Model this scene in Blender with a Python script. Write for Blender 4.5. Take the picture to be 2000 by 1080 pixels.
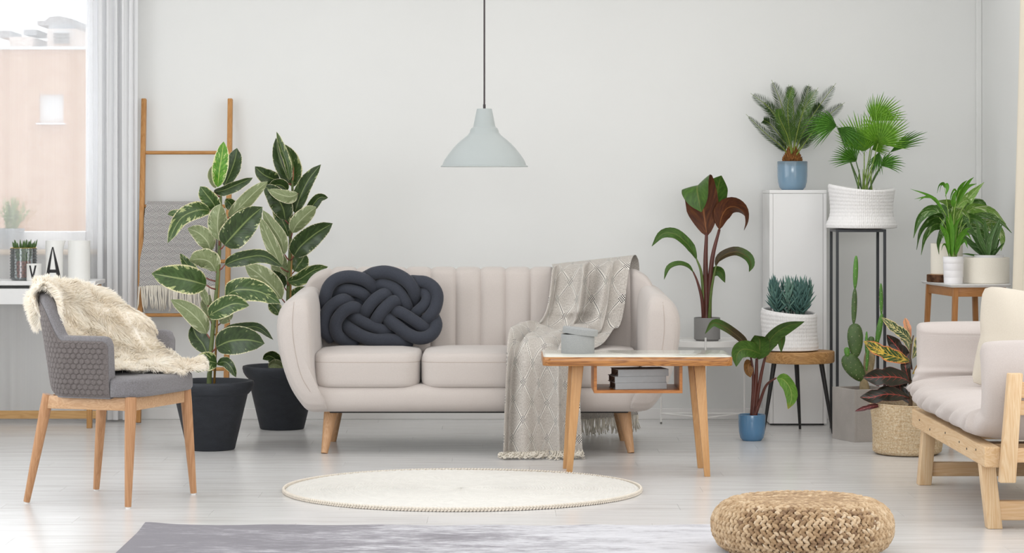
import bpy, bmesh, math, random
import numpy as np
from mathutils.bvhtree import BVHTree
from mathutils import Vector, Matrix
sc = bpy.context.scene
for o in list(bpy.data.objects):
    bpy.data.objects.remove(o)
COL = sc.collection
RN = random.Random(11)
NP = np.random.default_rng(5)
PI = math.pi
# ---- photograph frame (2000 x 1080): focal length in px, vanishing point, camera height in metres
F, XC, YH, HC = 5000.0, 980.0, 371.0, 1.2
def P(x, y, D):
    return Vector(((x - XC) * D / F, D, HC - (y - YH) * D / F))
def FD(y):
    return F * HC / (y - YH)
# ---- camera, world, light, exposure
cam = bpy.data.cameras.new('camera')
cam.lens = 90.0; cam.sensor_width = 36.0; cam.sensor_fit = 'HORIZONTAL'
cam.shift_x = (1000 - XC) / 2000; cam.shift_y = -(540 - YH) / 2000
cam.clip_end = 300
co = bpy.data.objects.new('camera', cam); COL.objects.link(co)
co.location = (0, 0, HC); co.rotation_euler = (PI / 2, 0, 0)
sc.camera = co
vs = sc.view_settings
sc.display_settings.display_device = 'sRGB'
vs.view_transform = 'Standard'; vs.look = 'None'; vs.gamma = 1.0; vs.use_curve_mapping = False
vs.exposure = -0.36
wd = bpy.data.worlds.new('sky'); sc.world = wd; wd.use_nodes = True
bg = wd.node_tree.nodes['Background']; bg.inputs[0].default_value = (0.93, 0.965, 1.0, 1); bg.inputs[1].default_value = 1.45
def area(name, loc, rot, sx, sy, power, col):
    l = bpy.data.lights.new(name, 'AREA'); l.shape = 'RECTANGLE'; l.size = sx; l.size_y = sy; l.energy = power; l.color = col
    o = bpy.data.objects.new(name, l); COL.objects.link(o); o.location = loc; o.rotation_euler = rot
    return o
area('daylight_right_window', (2.72, 8.0, 1.5), (0, PI / 2, 0), 1.9, 5.0, 54, (1.0, 0.99, 0.975))
area('daylight_left_window', (-3.45, 8.2, 1.5), (0, -PI / 2, 0), 1.9, 5.2, 84, (0.94, 0.97, 1.0))
area('daylight_back_window', (-2.52, 13.62, 1.7), (-PI / 2, 0, 0), 0.8, 1.4, 25, (0.93, 0.965, 1.0))
area('overhead_fill', (0.1, 9.7, 2.72), (0, 0, 0), 4.6, 6.0, 76, (0.985, 0.99, 1.0))  # added soft fill light under the ceiling, no fixture there
area('front_fill', (0.3, -1.4, 2.1), (PI / 2, 0, 0), 4.6, 1.1, 200, (0.98, 0.99, 1.0))  # added frontal fill behind the camera; the front wall has no window

# ---- geometry helpers
class Geo:
    def __init__(s, v=None, f=None, uv=None, fm=None):
        s.v = list(v) if v is not None else []
        s.f = list(f) if f is not None else []
        s.uv = uv          # list of per-face lists of uv, or None
        s.fm = fm          # per-face material index or None
    def add(s, g):
        n = len(s.v); nf = len(s.f)
        if g.uv is not None or s.uv is not None:
            a = s.uv if s.uv is not None else [[(0, 0)] * len(f) for f in s.f]
            b = g.uv if g.uv is not None else [[(0, 0)] * len(f) for f in g.f]
            s.uv = a + b
        if g.fm is not None or s.fm is not None:
            a = s.fm if s.fm is not None else [0] * nf
            b = g.fm if g.fm is not None else [0] * len(g.f)
            s.fm = a + b
        s.v += g.v
        s.f += [tuple(i + n for i in f) for f in g.f]
        return s
    def xf(s, M):
        s.v = [tuple(M @ Vector(p)) for p in s.v]; return s

def from_bm(bm):
    bm.verts.index_update()
    g = Geo([tuple(v.co) for v in bm.verts], [tuple(v.index for v in f.verts) for f in bm.faces])
    bm.free(); return g

def rbox(c, s, bev=0.004, seg=2):
    bm = bmesh.new(); bmesh.ops.create_cube(bm, size=1)
    for v in bm.verts:
        v.co = Vector((c[0] + v.co.x * s[0], c[1] + v.co.y * s[1], c[2] + v.co.z * s[2]))
    if bev > 0:
        bmesh.ops.bevel(bm, geom=bm.edges[:], offset=bev, segments=seg, profile=0.5, affect='EDGES')
    return from_bm(bm)

def beam(p0, p1, a, b, side=(1, 0, 0), bev=0.003, seg=2):
    """tapered bar from p0 to p1; a=(w,d) at p0, b=(w,d) at p1; w along side"""
    p0 = Vector(p0); p1 = Vector(p1); t = (p1 - p0).normalized(); sd = Vector(side); sd = (sd - t * sd.dot(t)).normalized(); n = t.cross(sd)
    bm = bmesh.new(); vs_ = []
    for p, (w, d) in ((p0, a), (p1, b)):
        for sx, sy in ((-1, -1), (1, -1), (1, 1), (-1, 1)):
            vs_.append(bm.verts.new(p + sd * (sx * w / 2) + n * (sy * d / 2)))
    for q in ((0, 3, 2, 1), (4, 5, 6, 7), (0, 1, 5, 4), (1, 2, 6, 5), (2, 3, 7, 6), (3, 0, 4, 7)):
        bm.faces.new([vs_[i] for i in q])
    bmesh.ops.recalc_face_normals(bm, faces=bm.faces[:])
    if bev > 0:
        bmesh.ops.bevel(bm, geom=bm.edges[:], offset=bev, segments=seg, profile=0.5, affect='EDGES')
    return from_bm(bm)

def flatleg(p0, p1, a, b, bev=0.003):
    """leg between two heights with level cut ends (w along x, d along y)"""
    bm = bmesh.new(); vs_ = []
    for p, (w, d) in ((p0, a), (p1, b)):
        for sx, sy in ((-1, -1), (1, -1), (1, 1), (-1, 1)):
            vs_.append(bm.verts.new(Vector(p) + Vector((sx * w / 2, sy * d / 2, 0))))
    for q in ((0, 3, 2, 1), (4, 5, 6, 7), (0, 1, 5, 4), (1, 2, 6, 5), (2, 3, 7, 6), (3, 0, 4, 7)):
        bm.faces.new([vs_[i] for i in q])
    bmesh.ops.recalc_face_normals(bm, faces=bm.faces[:])
    if bev > 0:
        bmesh.ops.bevel(bm, geom=bm.edges[:], offset=bev, segments=2, profile=0.5, affect='EDGES')
    return from_bm(bm)

def spl(pts, n):
    """Catmull-Rom through points (any dimension), n+1 samples"""
    p = [np.array(q, float) for q in pts]
    if len(p) == 2:
        return [p[0] + (p[1] - p[0]) * i / n for i in range(n + 1)]
    p = [2 * p[0] - p[1]] + p + [2 * p[-1] - p[-2]]
    m = len(p) - 3; out = []
    for i in range(n + 1):
        t = i / n * m; k = min(int(t), m - 1); t -= k
        a, b, c, d = p[k:k + 4]
        out.append(0.5 * ((2 * b) + (-a + c) * t + (2 * a - 5 * b + 4 * c - d) * t * t + (-a + 3 * b - 3 * c + d) * t ** 3))
    return out

def frames(pts, up=None):
    n = len(pts); T = []
    for i in range(n):
        d = Vector(pts[min(i + 1, n - 1)]) - Vector(pts[max(i - 1, 0)])
        T.append(d.normalized() if d.length > 1e-9 else (T[-1] if T else Vector((0, 0, 1))))
    s = up if up is not None else (Vector((0, -1, 0)) if abs(T[0].y) < 0.9 else Vector((1, 0, 0)))
    s = (s - T[0] * s.dot(T[0])).normalized(); S = [s]
    for i in range(1, n):
        q = T[i - 1].rotation_difference(T[i]); s = q @ S[-1]; s = (s - T[i] * s.dot(T[i])).normalized(); S.append(s)
    return T, S

def tube(pts, r, seg=8, cap=True, up=None, flat=1.0):
    n = len(pts)
    if not hasattr(r, '__len__'):
        r = [r] * n
    elif len(r) != n:
        r = [float(x[0]) for x in spl([(x,) for x in r], n - 1)] if len(r) > 2 else [r[0] + (r[1] - r[0]) * i / (n - 1) for i in range(n)]
    T, S = frames(pts, up); v = []; f = []; uv = []
    for i in range(n):
        b = T[i].cross(S[i]); c = Vector(pts[i])
        for k in range(seg):
            a = 2 * PI * k / seg
            v.append(tuple(c + S[i] * (r[i] * math.cos(a) * flat) + b * (r[i] * math.sin(a))))
    for i in range(n - 1):
        for k in range(seg):
            k2 = (k + 1) % seg
            f.append((i * seg + k, i * seg + k2, (i + 1) * seg + k2, (i + 1) * seg + k))
            uv.append([(k / seg, i / (n - 1)), ((k + 1) / seg, i / (n - 1)), ((k + 1) / seg, (i + 1) / (n - 1)), (k / seg, (i + 1) / (n - 1))])
    if cap:
        f.append(tuple(range(seg - 1, -1, -1))); uv.append([(0, 0)] * seg)
        f.append(tuple((n - 1) * seg + k for k in range(seg))); uv.append([(0, 1)] * seg)
    return Geo(v, f, uv)

def rtube(pts, r, n, seg=8, dome=0.7, **k):
    """smooth tube with rounded ends"""
    s = spl(pts, n); s = [Vector(q) for q in s]
    rr = r if not hasattr(r, '__len__') else None
    if rr is None:
        rl = [float(x[0]) for x in spl([(x,) for x in r], n)] if len(r) > 2 else [r[0] + (r[1] - r[0]) * i / n for i in range(n + 1)]
    else:
        rl = [r] * (n + 1)
    d0 = (s[0] - s[1]).normalized(); d1 = (s[-1] - s[-2]).normalized()
    a = []; ra = []
    for q in (1.0, 0.92, 0.7, 0.38):
        a.append(s[0] + d0 * rl[0] * dome * q); ra.append(rl[0] * math.sqrt(max(0.0004, 1 - q * q)))
    b = []; rb = []
    for q in (0.38, 0.7, 0.92, 1.0):
        b.append(s[-1] + d1 * rl[-1] * dome * q); rb.append(rl[-1] * math.sqrt(max(0.0004, 1 - q * q)))
    return tube(a + s + b, ra + rl + rb, seg, True, **k)

def grid(fn, nu, nv, cu=False, cv=False, flip=False):
    U, V = np.meshgrid(np.linspace(0, 1, nu + 1), np.linspace(0, 1, nv + 1))
    if cu: U = U[:, :-1]; V = V[:, :-1]
    if cv: U = U[:-1]; V = V[:-1]
    X, Y, Z = fn(U, V)
    X = np.broadcast_to(X, U.shape); Y = np.broadcast_to(Y, U.shape); Z = np.broadcast_to(Z, U.shape)
    mv, mu = U.shape
    vv = np.stack([X, Y, Z], -1).reshape(-1, 3).tolist()
    f = []; uv = []
    for j in range(nv):
        j2 = (j + 1) % mv
        for i in range(nu):
            i2 = (i + 1) % mu
            q = (j * mu + i, j * mu + i2, j2 * mu + i2, j2 * mu + i)
            w = [(i / nu, j / nv), ((i + 1) / nu, j / nv), ((i + 1) / nu, (j + 1) / nv), (i / nu, (j + 1) / nv)]
            if flip: q = q[::-1]; w = w[::-1]
            f.append(q); uv.append(w)
    return Geo(vv, f, uv)

def lathe(prof, seg=32, c=(0, 0, 0), capb=True, capt=False):
    v = []; f = []; uv = []; n = len(prof)
    for r, z in prof:
        for k in range(seg):
            a = 2 * PI * k / seg
            v.append((c[0] + r * math.cos(a), c[1] + r * math.sin(a), c[2] + z))
    for i in range(n - 1):
        for k in range(seg):
            k2 = (k + 1) % seg
            f.append((i * seg + k, i * seg + k2, (i + 1) * seg + k2, (i + 1) * seg + k))
            uv.append([(k / seg, i / (n - 1)), ((k + 1) / seg, i / (n - 1)), ((k + 1) / seg, (i + 1) / (n - 1)), (k / seg, (i + 1) / (n - 1))])
    if capb: f.append(tuple(range(seg - 1, -1, -1))); uv.append([(0, 0)] * seg)
    if capt: f.append(tuple((n - 1) * seg + k for k in range(seg))); uv.append([(0, 1)] * seg)
    return Geo(v, f, uv)

def extrude_outline(pts, y0, y1, bev=0.003):
    """outline of (x,z) points, extruded along y"""
    bm = bmesh.new()
    a = [bm.verts.new((x, y0, z)) for x, z in pts]; b = [bm.verts.new((x, y1, z)) for x, z in pts]; n = len(pts)
    bm.faces.new(a); bm.faces.new(b[::-1])
    for i in range(n):
        bm.faces.new((a[i], b[i], b[(i + 1) % n], a[(i + 1) % n]))
    bmesh.ops.recalc_face_normals(bm, faces=bm.faces[:])
    if bev: bmesh.ops.bevel(bm, geom=[e for e in bm.edges if e.calc_face_angle(0) > 0.6], offset=bev, segments=2, profile=0.5, affect='EDGES')
    return from_bm(bm)

def slab(outline, z0, z1, bev=0.003):
    """outline of (x,y) points, extruded along z"""
    bm = bmesh.new()
    a = [bm.verts.new((x, y, z0)) for x, y in outline]; b = [bm.verts.new((x, y, z1)) for x, y in outline]; n = len(outline)
    bm.faces.new(a); bm.faces.new(b)
    for i in range(n):
        bm.faces.new((a[i], b[i], b[(i + 1) % n], a[(i + 1) % n]))
    bmesh.ops.recalc_face_normals(bm, faces=bm.faces[:])
    if bev: bmesh.ops.bevel(bm, geom=[e for e in bm.edges if e.calc_face_angle(0) > 0.6], offset=bev, segments=2, profile=0.5, affect='EDGES')
    return from_bm(bm)

def rrect(x0, y0, x1, y1, r, n=6):
    o = []
    for cx, cy, a0 in ((x1 - r, y1 - r, 0), (x0 + r, y1 - r, PI / 2), (x0 + r, y0 + r, PI), (x1 - r, y0 + r, 1.5 * PI)):
        for k in range(n + 1):
            a = a0 + PI / 2 * k / n; o.append((cx + r * math.cos(a), cy + r * math.sin(a)))
    return o

PROF = {
    'ficus': lambda t: (math.sin(PI * min(1, t ** 0.85)) ** 0.62) * (1 if t < 0.9 else max(0.05, (1 - t) / 0.1) ** 0.5),
    'banana': lambda t: min(1, (t / 0.22)) ** 0.7 * (1 if t < 0.6 else max(0.03, 1 - ((t - 0.6) / 0.4) ** 2)),
    'lance': lambda t: max(0.04, math.sin(PI * t ** 0.7)),
    'strap': lambda t: min(1, 0.55 + t * 2) * max(0.04, 1 - t ** 2.5),
    'croton': lambda t: max(0.05, math.sin(PI * t ** 1.15) ** 0.75) * (1 - 0.25 * math.exp(-((t - 0.62) / 0.06) ** 2)),
}
def leaf(pts, w, prof='ficus', roll=0.0, fold=0.25, wavy=0.0, curl=0.0, nl=14, nw=6, under=False, twist=0.0, facing=(0, -1, 0), cup=0.0):
    """blade of two thin sheets along a midrib; material 0 is the upper side, 1 the underside"""
    mid = [Vector(q) for q in spl(pts, nl)]
    T, _ = frames(mid)
    k0 = nl // 3
    fc = Vector(facing)
    s = T[k0].cross(fc)
    if s.length < 0.05: s = T[k0].cross(Vector((0, 0, 1)))
    s.normalize()
    S = [None] * (nl + 1); S[k0] = s
    for i in range(k0 + 1, nl + 1):
        q = T[i - 1].rotation_difference(T[i]); S[i] = (q @ S[i - 1]).normalized()
    for i in range(k0 - 1, -1, -1):
        q = T[i + 1].rotation_difference(T[i]); S[i] = (q @ S[i + 1]).normalized()
    ph = RN.random() * 6.28; fr = RN.uniform(5, 8)
    v = []; pf = PROF[prof]
    tops = []; bots = []
    sg = -1.0 if under else 1.0
    for i in range(nl + 1):
        t = i / nl
        R_ = Matrix.Rotation(roll + twist * t, 3, T[i]); sd = R_ @ S[i]; n = sd.cross(T[i]).normalized()
        if sg < 0: n = -n
        ww = w / 2 * pf(t)
        for j in range(nw + 1):
            b = j / nw * 2 - 1
            a = abs(b)
            fo = fold * (1 + curl * a)
            p = mid[i] + sd * (b * ww * math.cos(fo)) + n * (a * ww * math.sin(fo)) - n * (cup * ww * a * a)
            if wavy: p = p + n * (wavy * ww * a * a * math.sin(fr * 2 * PI * t * 0.5 + ph + (2.1 if b > 0 else 0)))
            tops.append(p + n * 0.0005); bots.append(p - n * 0.0005)
    v = [tuple(p) for p in tops] + [tuple(p) for p in bots]
    N = len(tops); f = []; uv = []; fm = []
    for i in range(nl):
        for j in range(nw):
            a = i * (nw + 1) + j
            q = (a, a + 1, a + nw + 2, a + nw + 1)
            w4 = [(i / nl, j / nw), (i / nl, (j + 1) / nw), ((i + 1) / nl, (j + 1) / nw), ((i + 1) / nl, j / nw)]
            f.append(q); uv.append(w4); fm.append(0)
            f.append(tuple(x + N for x in q[::-1])); uv.append(w4[::-1]); fm.append(1)
    return Geo(v, f, uv, fm)

# ---- objects
def mesh_of(name, g, mats, smooth=True, origin=(0, 0, 0)):
    me = bpy.data.meshes.new(name)
    ox, oy, oz = origin
    me.from_pydata([(p[0] - ox, p[1] - oy, p[2] - oz) for p in g.v], [], g.f)
    for m in (mats if isinstance(mats, (list, tuple)) else [mats]):
        me.materials.append(m)
    if g.uv is not None:
        ul = me.uv_layers.new(name='uv'); flat = [c for w in g.uv for p in w for c in p]; ul.data.foreach_set('uv', flat)
    if g.fm is not None: me.polygons.foreach_set('material_index', g.fm)
    if smooth:
        me.polygons.foreach_set('use_smooth', [True] * len(me.polygons))
    me.update()
    return me

def auto(o, ang=0.6):
    """sharp edges stay crisp"""
    me = o.data
    bm = bmesh.new(); bm.from_mesh(me)
    for e in bm.edges:
        if len(e.link_faces) == 2 and e.calc_face_angle(0) > ang: e.smooth = False
    bm.to_mesh(me); bm.free()

class Thing:
    def __init__(s, name, loc, label=None, cat=None, group=None, kind=None):
        s.o = bpy.data.objects.new(name, None); COL.objects.link(s.o); s.loc = Vector(loc); s.o.location = s.loc
        s.o.empty_display_size = 0.05
        if label: s.o['label'] = label
        if cat: s.o['category'] = cat
        if group: s.o['group'] = group
        if kind: s.o['kind'] = kind
    def part(s, name, g, mats, parent=None, label=None, kind=None, smooth=True, ang=0.6):
        o = bpy.data.objects.new(name, mesh_of(name, g, mats, smooth, s.loc)); COL.objects.link(o)
        o.parent = parent if parent is not None else s.o
        if smooth and ang: auto(o, ang)
        if label: o['label'] = label
        if kind: o['kind'] = kind
        return o

def solo(name, g, mats, label=None, cat=None, group=None, kind=None, smooth=True, ang=0.6, origin=None):
    if origin is None:
        a = np.array(g.v); origin = (float(a[:, 0].mean()), float(a[:, 1].mean()), float(a[:, 2].min()))
    o = bpy.data.objects.new(name, mesh_of(name, g, mats, smooth, origin)); COL.objects.link(o); o.location = origin
    if smooth and ang: auto(o, ang)
    if label: o['label'] = label
    if cat: o['category'] = cat
    if group: o['group'] = group
    if kind: o['kind'] = kind
    return o

def child(name, g, mats, parent, origin=(0, 0, 0), label=None, kind=None, smooth=True, ang=0.6):
    o = bpy.data.objects.new(name, mesh_of(name, g, mats, smooth, origin)); COL.objects.link(o); o.parent = parent
    if smooth and ang: auto(o, ang)
    if label: o['label'] = label
    if kind: o['kind'] = kind
    return o

# ---- materials
def lin(c):
    if isinstance(c, str):
        c = tuple(int(c[i:i + 2], 16) / 255 for i in (0, 2, 4))
    return tuple(x / 12.92 if x <= 0.04045 else ((x + 0.055) / 1.055) ** 2.4 for x in c) + (1.0,)

class NT:
    def __init__(s, name):
        s.m = bpy.data.materials.new(name); s.m.use_nodes = True; s.t = s.m.node_tree; s.t.nodes.clear()
        s.out = s.n('ShaderNodeOutputMaterial'); s._tc = None
    def n(s, ty, **k):
        x = s.t.nodes.new(ty)
        for a, b in k.items(): setattr(x, a, b)
        return x
    def put(s, sock, val):
        if isinstance(val, bpy.types.NodeSocket): s.t.links.new(val, sock)
        elif val is not None: sock.default_value = val
    def tc(s, which='Object'):
        if s._tc is None: s._tc = s.n('ShaderNodeTexCoord')
        return s._tc.outputs[which]
    def mapv(s, vec, sc_=(1, 1, 1), rot=(0, 0, 0), loc=(0, 0, 0)):
        x = s.n('ShaderNodeMapping'); s.put(x.inputs[0], vec); x.inputs[1].default_value = loc; x.inputs[2].default_value = rot; x.inputs[3].default_value = sc_
        return x.outputs[0]
    def noise(s, vec, scale=5, detail=3, rough=0.5, dist=0):
        x = s.n('ShaderNodeTexNoise'); s.put(x.inputs['Vector'], vec); x.inputs['Scale'].default_value = scale; x.inputs['Detail'].default_value = detail
        x.inputs['Roughness'].default_value = rough; x.inputs['Distortion'].default_value = dist
        return x.outputs['Fac']
    def ramp(s, fac, stops, interp='LINEAR'):
        x = s.n('ShaderNodeValToRGB'); s.put(x.inputs[0], fac); cr = x.color_ramp; cr.interpolation = interp
        while len(cr.elements) < len(stops): cr.elements.new(0.5)
        for e, (p, c) in zip(cr.elements, stops): e.position = p; e.color = c if len(c) == 4 else tuple(c) + (1,)
        return x.outputs[0]
    def math(s, op, a, b=None, c=None, clamp=False):
        x = s.n('ShaderNodeMath', operation=op); x.use_clamp = clamp; s.put(x.inputs[0], a)
        if b is not None: s.put(x.inputs[1], b)
        if c is not None: s.put(x.inputs[2], c)
        return x.outputs[0]
    def mix(s, fac, a, b, blend='MIX'):
        x = s.n('ShaderNodeMix', data_type='RGBA', blend_type=blend); s.put(x.inputs[0], fac); s.put(x.inputs[6], a); s.put(x.inputs[7], b)
        return x.outputs[2]
    def sep(s, vec):
        x = s.n('ShaderNodeSeparateXYZ'); s.put(x.inputs[0], vec); return x.outputs
    def comb(s, x_, y_, z_):
        x = s.n('ShaderNodeCombineXYZ'); s.put(x.inputs[0], x_); s.put(x.inputs[1], y_); s.put(x.inputs[2], z_); return x.outputs[0]
    def rand(s): return s.n('ShaderNodeObjectInfo').outputs['Random']
    def bump(s, h, strength=0.3, dist=0.002):
        x = s.n('ShaderNodeBump'); x.inputs['Strength'].default_value = strength; x.inputs['Distance'].default_value = dist; s.put(x.inputs['Height'], h); return x.outputs[0]
    def bsdf(s, col, rough=0.5, spec=0.5, metal=0.0, normal=None, coat=0.0, sheen=0.0, trans=None):
        x = s.n('ShaderNodeBsdfPrincipled'); s.put(x.inputs['Base Color'], col); s.put(x.inputs['Roughness'], rough); x.inputs['Specular IOR Level'].default_value = spec
        x.inputs['Metallic'].default_value = metal; x.inputs['Coat Weight'].default_value = coat; x.inputs['Coat Roughness'].default_value = 0.08
        x.inputs['Sheen Weight'].default_value = sheen
        if normal is not None: s.put(x.inputs['Normal'], normal)
        s.sh = x
        if trans:
            tr = s.n('ShaderNodeBsdfTranslucent'); s.put(tr.inputs[0], trans[1]); mx = s.n('ShaderNodeMixShader'); mx.inputs[0].default_value = trans[0]
            s.t.links.new(x.outputs[0], mx.inputs[1]); s.t.links.new(tr.outputs[0], mx.inputs[2]); s.t.links.new(mx.outputs[0], s.out.inputs[0])
        else:
            s.t.links.new(x.outputs[0], s.out.inputs[0])
        return s.m

def plain(name, col, rough=0.5, var=0.05, scale=12, bump=0.0, bscale=250, spec=0.5, metal=0, coat=0, sheen=0, stretch=(1, 1, 1)):
    n = NT(name); c = lin(col); v = n.mapv(n.tc(), stretch)
    f = n.noise(v, scale, 4, 0.55)
    lo = tuple(max(0, x * (1 - var)) for x in c[:3]) + (1,); hi = tuple(min(1, x * (1 + var)) for x in c[:3]) + (1,)
    colr = n.ramp(f, [(0.3, lo), (0.7, hi)])
    nm = n.bump(n.noise(v, bscale, 3), bump, 0.003) if bump else None
    return n.bsdf(colr, rough, spec, metal, nm, coat, sheen)

def wood(name, base, dark, axis='z', rough=0.45, ring=14, contrast=1.0, coat=0.0, knots=False, fine=1.0):
    n = NT(name); st = {'x': (0.6, 9, 9), 'y': (9, 0.6, 9), 'z': (9, 9, 0.6)}[axis]
    r = n.rand(); off = n.math('MULTIPLY', r, 37.0)
    v0 = n.n('ShaderNodeVectorMath', operation='ADD'); n.put(v0.inputs[0], n.tc()); n.put(v0.inputs[1], n.comb(off, off, off))
    v = n.mapv(v0.outputs[0], st)
    a = n.noise(v, 2.2, 3, 0.5, 0.8)
    w = n.math('FRACT', n.math('MULTIPLY', a, ring))
    w = n.math('PINGPONG', w, 0.5); w = n.math('MULTIPLY', w, 2.0)
    fn = n.noise(n.mapv(v0.outputs[0], tuple(x * 12 * fine for x in st)), 3, 3, 0.6)
    f = n.math('ADD', n.math('MULTIPLY', w, 0.55 * contrast), n.math('MULTIPLY', fn, 0.5))
    f = n.math('MULTIPLY', f, 1.0, clamp=True)
    colr = n.ramp(f, [(0.1, lin(dark)), (0.75, lin(base))])
    if knots:
        vo = n.n('ShaderNodeTexVoronoi'); n.put(vo.inputs['Vector'], n.mapv(v0.outputs[0], tuple(1.0 if x < 1 else 0.75 for x in st))); vo.inputs['Scale'].default_value = 5.5
        kf = n.ramp(vo.outputs['Distance'], [(0.05, (1, 1, 1)), (0.10, (0, 0, 0))])
        colr = n.mix(n.math('MULTIPLY', kf, 0.8), colr, lin('8a5a34'))
    nm = n.bump(fn, 0.12, 0.001)
    return n.bsdf(colr, rough, 0.4, 0, nm, coat)
# ================= materials =================
def fabric(name, col, dark, fine=900, bump=0.25, mel=0.5, rough=0.92, sheen=0.15, big=0.0):
    n = NT(name); tc = n.tc()
    f = n.noise(tc, fine * 0.35, 2, 0.7)
    colr = n.ramp(f, [(0.5 - 0.25 * mel, lin(dark)), (0.5 + 0.2 * mel, lin(col))])
    h = n.noise(tc, fine, 2, 0.6)
    if big: h = n.math('ADD', h, n.math('MULTIPLY', n.noise(tc, 14, 3), big))
    return n.bsdf(colr, rough, 0.2, 0, n.bump(h, bump, 0.002), 0, sheen)

m_wall = plain('wall_paint', 'e8e8e6', 0.85, 0.012, 1.5, 0.04, 300, 0.2)
m_ceil = plain('ceiling_paint', 'efeeeb', 0.9, 0.01, 2, 0, 1, 0.2)
m_base = plain('baseboard_paint', 'eceae8', 0.5, 0.01, 3, 0, 1, 0.4)
m_dark_floor = plain('joint_dark', '8f8a84', 0.8, 0.05)

def floor_mat():
    n = NT('floor_laminate'); r = n.rand()
    off = n.math('MULTIPLY', r, 53.0)
    v = n.n('ShaderNodeVectorMath', operation='ADD'); n.put(v.inputs[0], n.tc()); n.put(v.inputs[1], n.comb(off, off, off))
    a = n.noise(n.mapv(v.outputs[0], (1.3, 13, 1)), 2.0, 3, 0.5, 0.3)
    b = n.noise(n.mapv(v.outputs[0], (2.5, 90, 1)), 3.0, 3, 0.6)
    f = n.math('ADD', n.math('MULTIPLY', a, 0.75), n.math('MULTIPLY', b, 0.05))
    f = n.math('ADD', f, n.math('MULTIPLY', n.math('SUBTRACT', r, 0.5), 0.10))
    col = n.ramp(f, [(0.22, lin('cdcac8')), (0.40, lin('d5d3d2')), (0.58, lin('dad9d8'))])
    rg = n.math('ADD', n.math('MULTIPLY', a, 0.08), 0.21)
    return n.bsdf(col, rg, 0.5, 0, None)
m_floor = floor_mat()

m_white = plain('white_lacquer', 'ecebea', 0.35, 0.01, 3, 0, 1, 0.45)
m_white_metal = plain('white_steel', 'eceae7', 0.4, 0.01, 3, 0, 1, 0.5)
m_frame_w = plain('window_frame_white', 'f0f0f2', 0.4, 0.01, 3)
m_sill = wood('sill_ash', 'ecd9c3', 'dcc3a6', 'x', 0.45, 9, 0.5)
m_ladder = wood('ladder_oak', 'c5935a', 'a97239', 'z', 0.5, 10, 0.7)
m_ladder_x = wood('rung_oak', 'c5935a', 'a97239', 'x', 0.5, 10, 0.7)
m_desk_wood = wood('desk_oak', 'dcb27a', 'c2935a', 'x', 0.5, 9, 0.6)
m_desk_leg = wood('desk_leg_oak', 'c99a63', 'b07d46', 'z', 0.5, 9, 0.6)
m_chair_leg = wood('chair_ash', 'bd9069', 'a0714b', 'z', 0.42, 12, 0.8)
m_chair_rail = wood('chair_rail_ash', 'cba682', 'b18862', 'x', 0.42, 12, 0.8)
m_sofa_leg = wood('sofa_leg_beech', 'cfa680', 'b88a60', 'z', 0.45, 10, 0.6)
m_table_leg = wood('table_leg_beech', 'd0a473', 'bb8a58', 'z', 0.4, 9, 0.55)
m_table_edge = wood('table_edge_elm', 'b47b42', '744521', 'x', 0.35, 16, 1.25, 0.2)
m_shelf = wood('shelf_veneer', 'b87a42', '935726', 'x', 0.4, 14, 0.9)
m_pine = wood('pine_y', 'dcc09b', 'caa374', 'y', 0.5, 13, 0.8, 0, True)
m_pine_z = wood('pine_z', 'dec4a0', 'cca578', 'z', 0.5, 13, 0.8, 0, True)
m_pine_x = wood('pine_x', 'd8b993', 'c69d70', 'x', 0.5, 12, 0.8)
m_bamboo = wood('side_table_bamboo', 'b98350', '9c6838', 'z', 0.42, 10, 0.6)
m_bamboo_x = wood('side_table_bamboo_x', 'bb8552', '9c6838', 'x', 0.42, 10, 0.6)
m_slab = wood('stool_slab', 'c79a64', '9a6c3c', 'x', 0.55, 11, 1.0)
m_bark = plain('bark', '5a4030', 0.95, 0.6, 40, 1.0, 60, 0.1)
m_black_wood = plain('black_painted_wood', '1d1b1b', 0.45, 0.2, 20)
m_black_metal = plain('black_steel', '2b2e33', 0.45, 0.08, 8)
m_grey_metal = plain('grey_steel', '6d6a66', 0.4, 0.08, 8, metal=0.6)

m_sofa = fabric('sofa_velvet', 'c6bdb7', 'c0b7b1', 900, 0.10, 0.7, 0.85, 0.25, 0.5)
m_seam = plain('seam_thread', 'b7aaa1', 0.9, 0.05)
m_felt = fabric('chair_felt', '807d80', '6b6868', 700, 0.35, 0.7)
m_felt_out = fabric('chair_felt_shell', '736c6a', '5d5654', 700, 0.35, 0.7)
m_jersey = fabric('pillow_jersey', '41444d', '363941', 1100, 0.25, 0.7, 0.95, 0.1)
m_futon = fabric('futon_cotton', 'c5bcb7', 'bdb3ae', 1000, 0.2, 0.8, 0.92, 0.1)
m_linen = fabric('linen_cushion', 'd2c9bb', 'c7bdad', 1400, 0.25, 0.8)
n = NT('sheep_wool'); c_ = n.ramp(n.noise(n.tc(), 16, 3), [(0.3, lin('fbf4e8')), (0.7, lin('fffbf3'))])
m_wool = n.bsdf(c_, 0.95, 0.1, 0, None, 0, 0.2, (0.5, c_))
m_hide = plain('sheep_hide', 'f8f1e6', 0.95, 0.03, 18, 0.5, 150, 0.1)
m_fringe = plain('fringe_cotton', 'e3dccf', 0.95, 0.06, 50, 0.3, 500, 0.1)
m_knit = plain('knit_cotton', 'f3f1f0', 0.92, 0.02, 60, 0.2, 700, 0.15)
m_box = fabric('grey_box_cloth', 'a8a9a8', '919393', 1300, 0.3, 0.9)
m_box_in = plain('box_inside', '2a2a2a', 0.9, 0.1)
m_drum = fabric('cream_card', 'f1ebdf', 'e8e1d3', 1200, 0.2, 0.9)
m_concrete = plain('concrete', 'b0aaa5', 0.85, 0.12, 6, 0.25, 120, 0.3)
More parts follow.
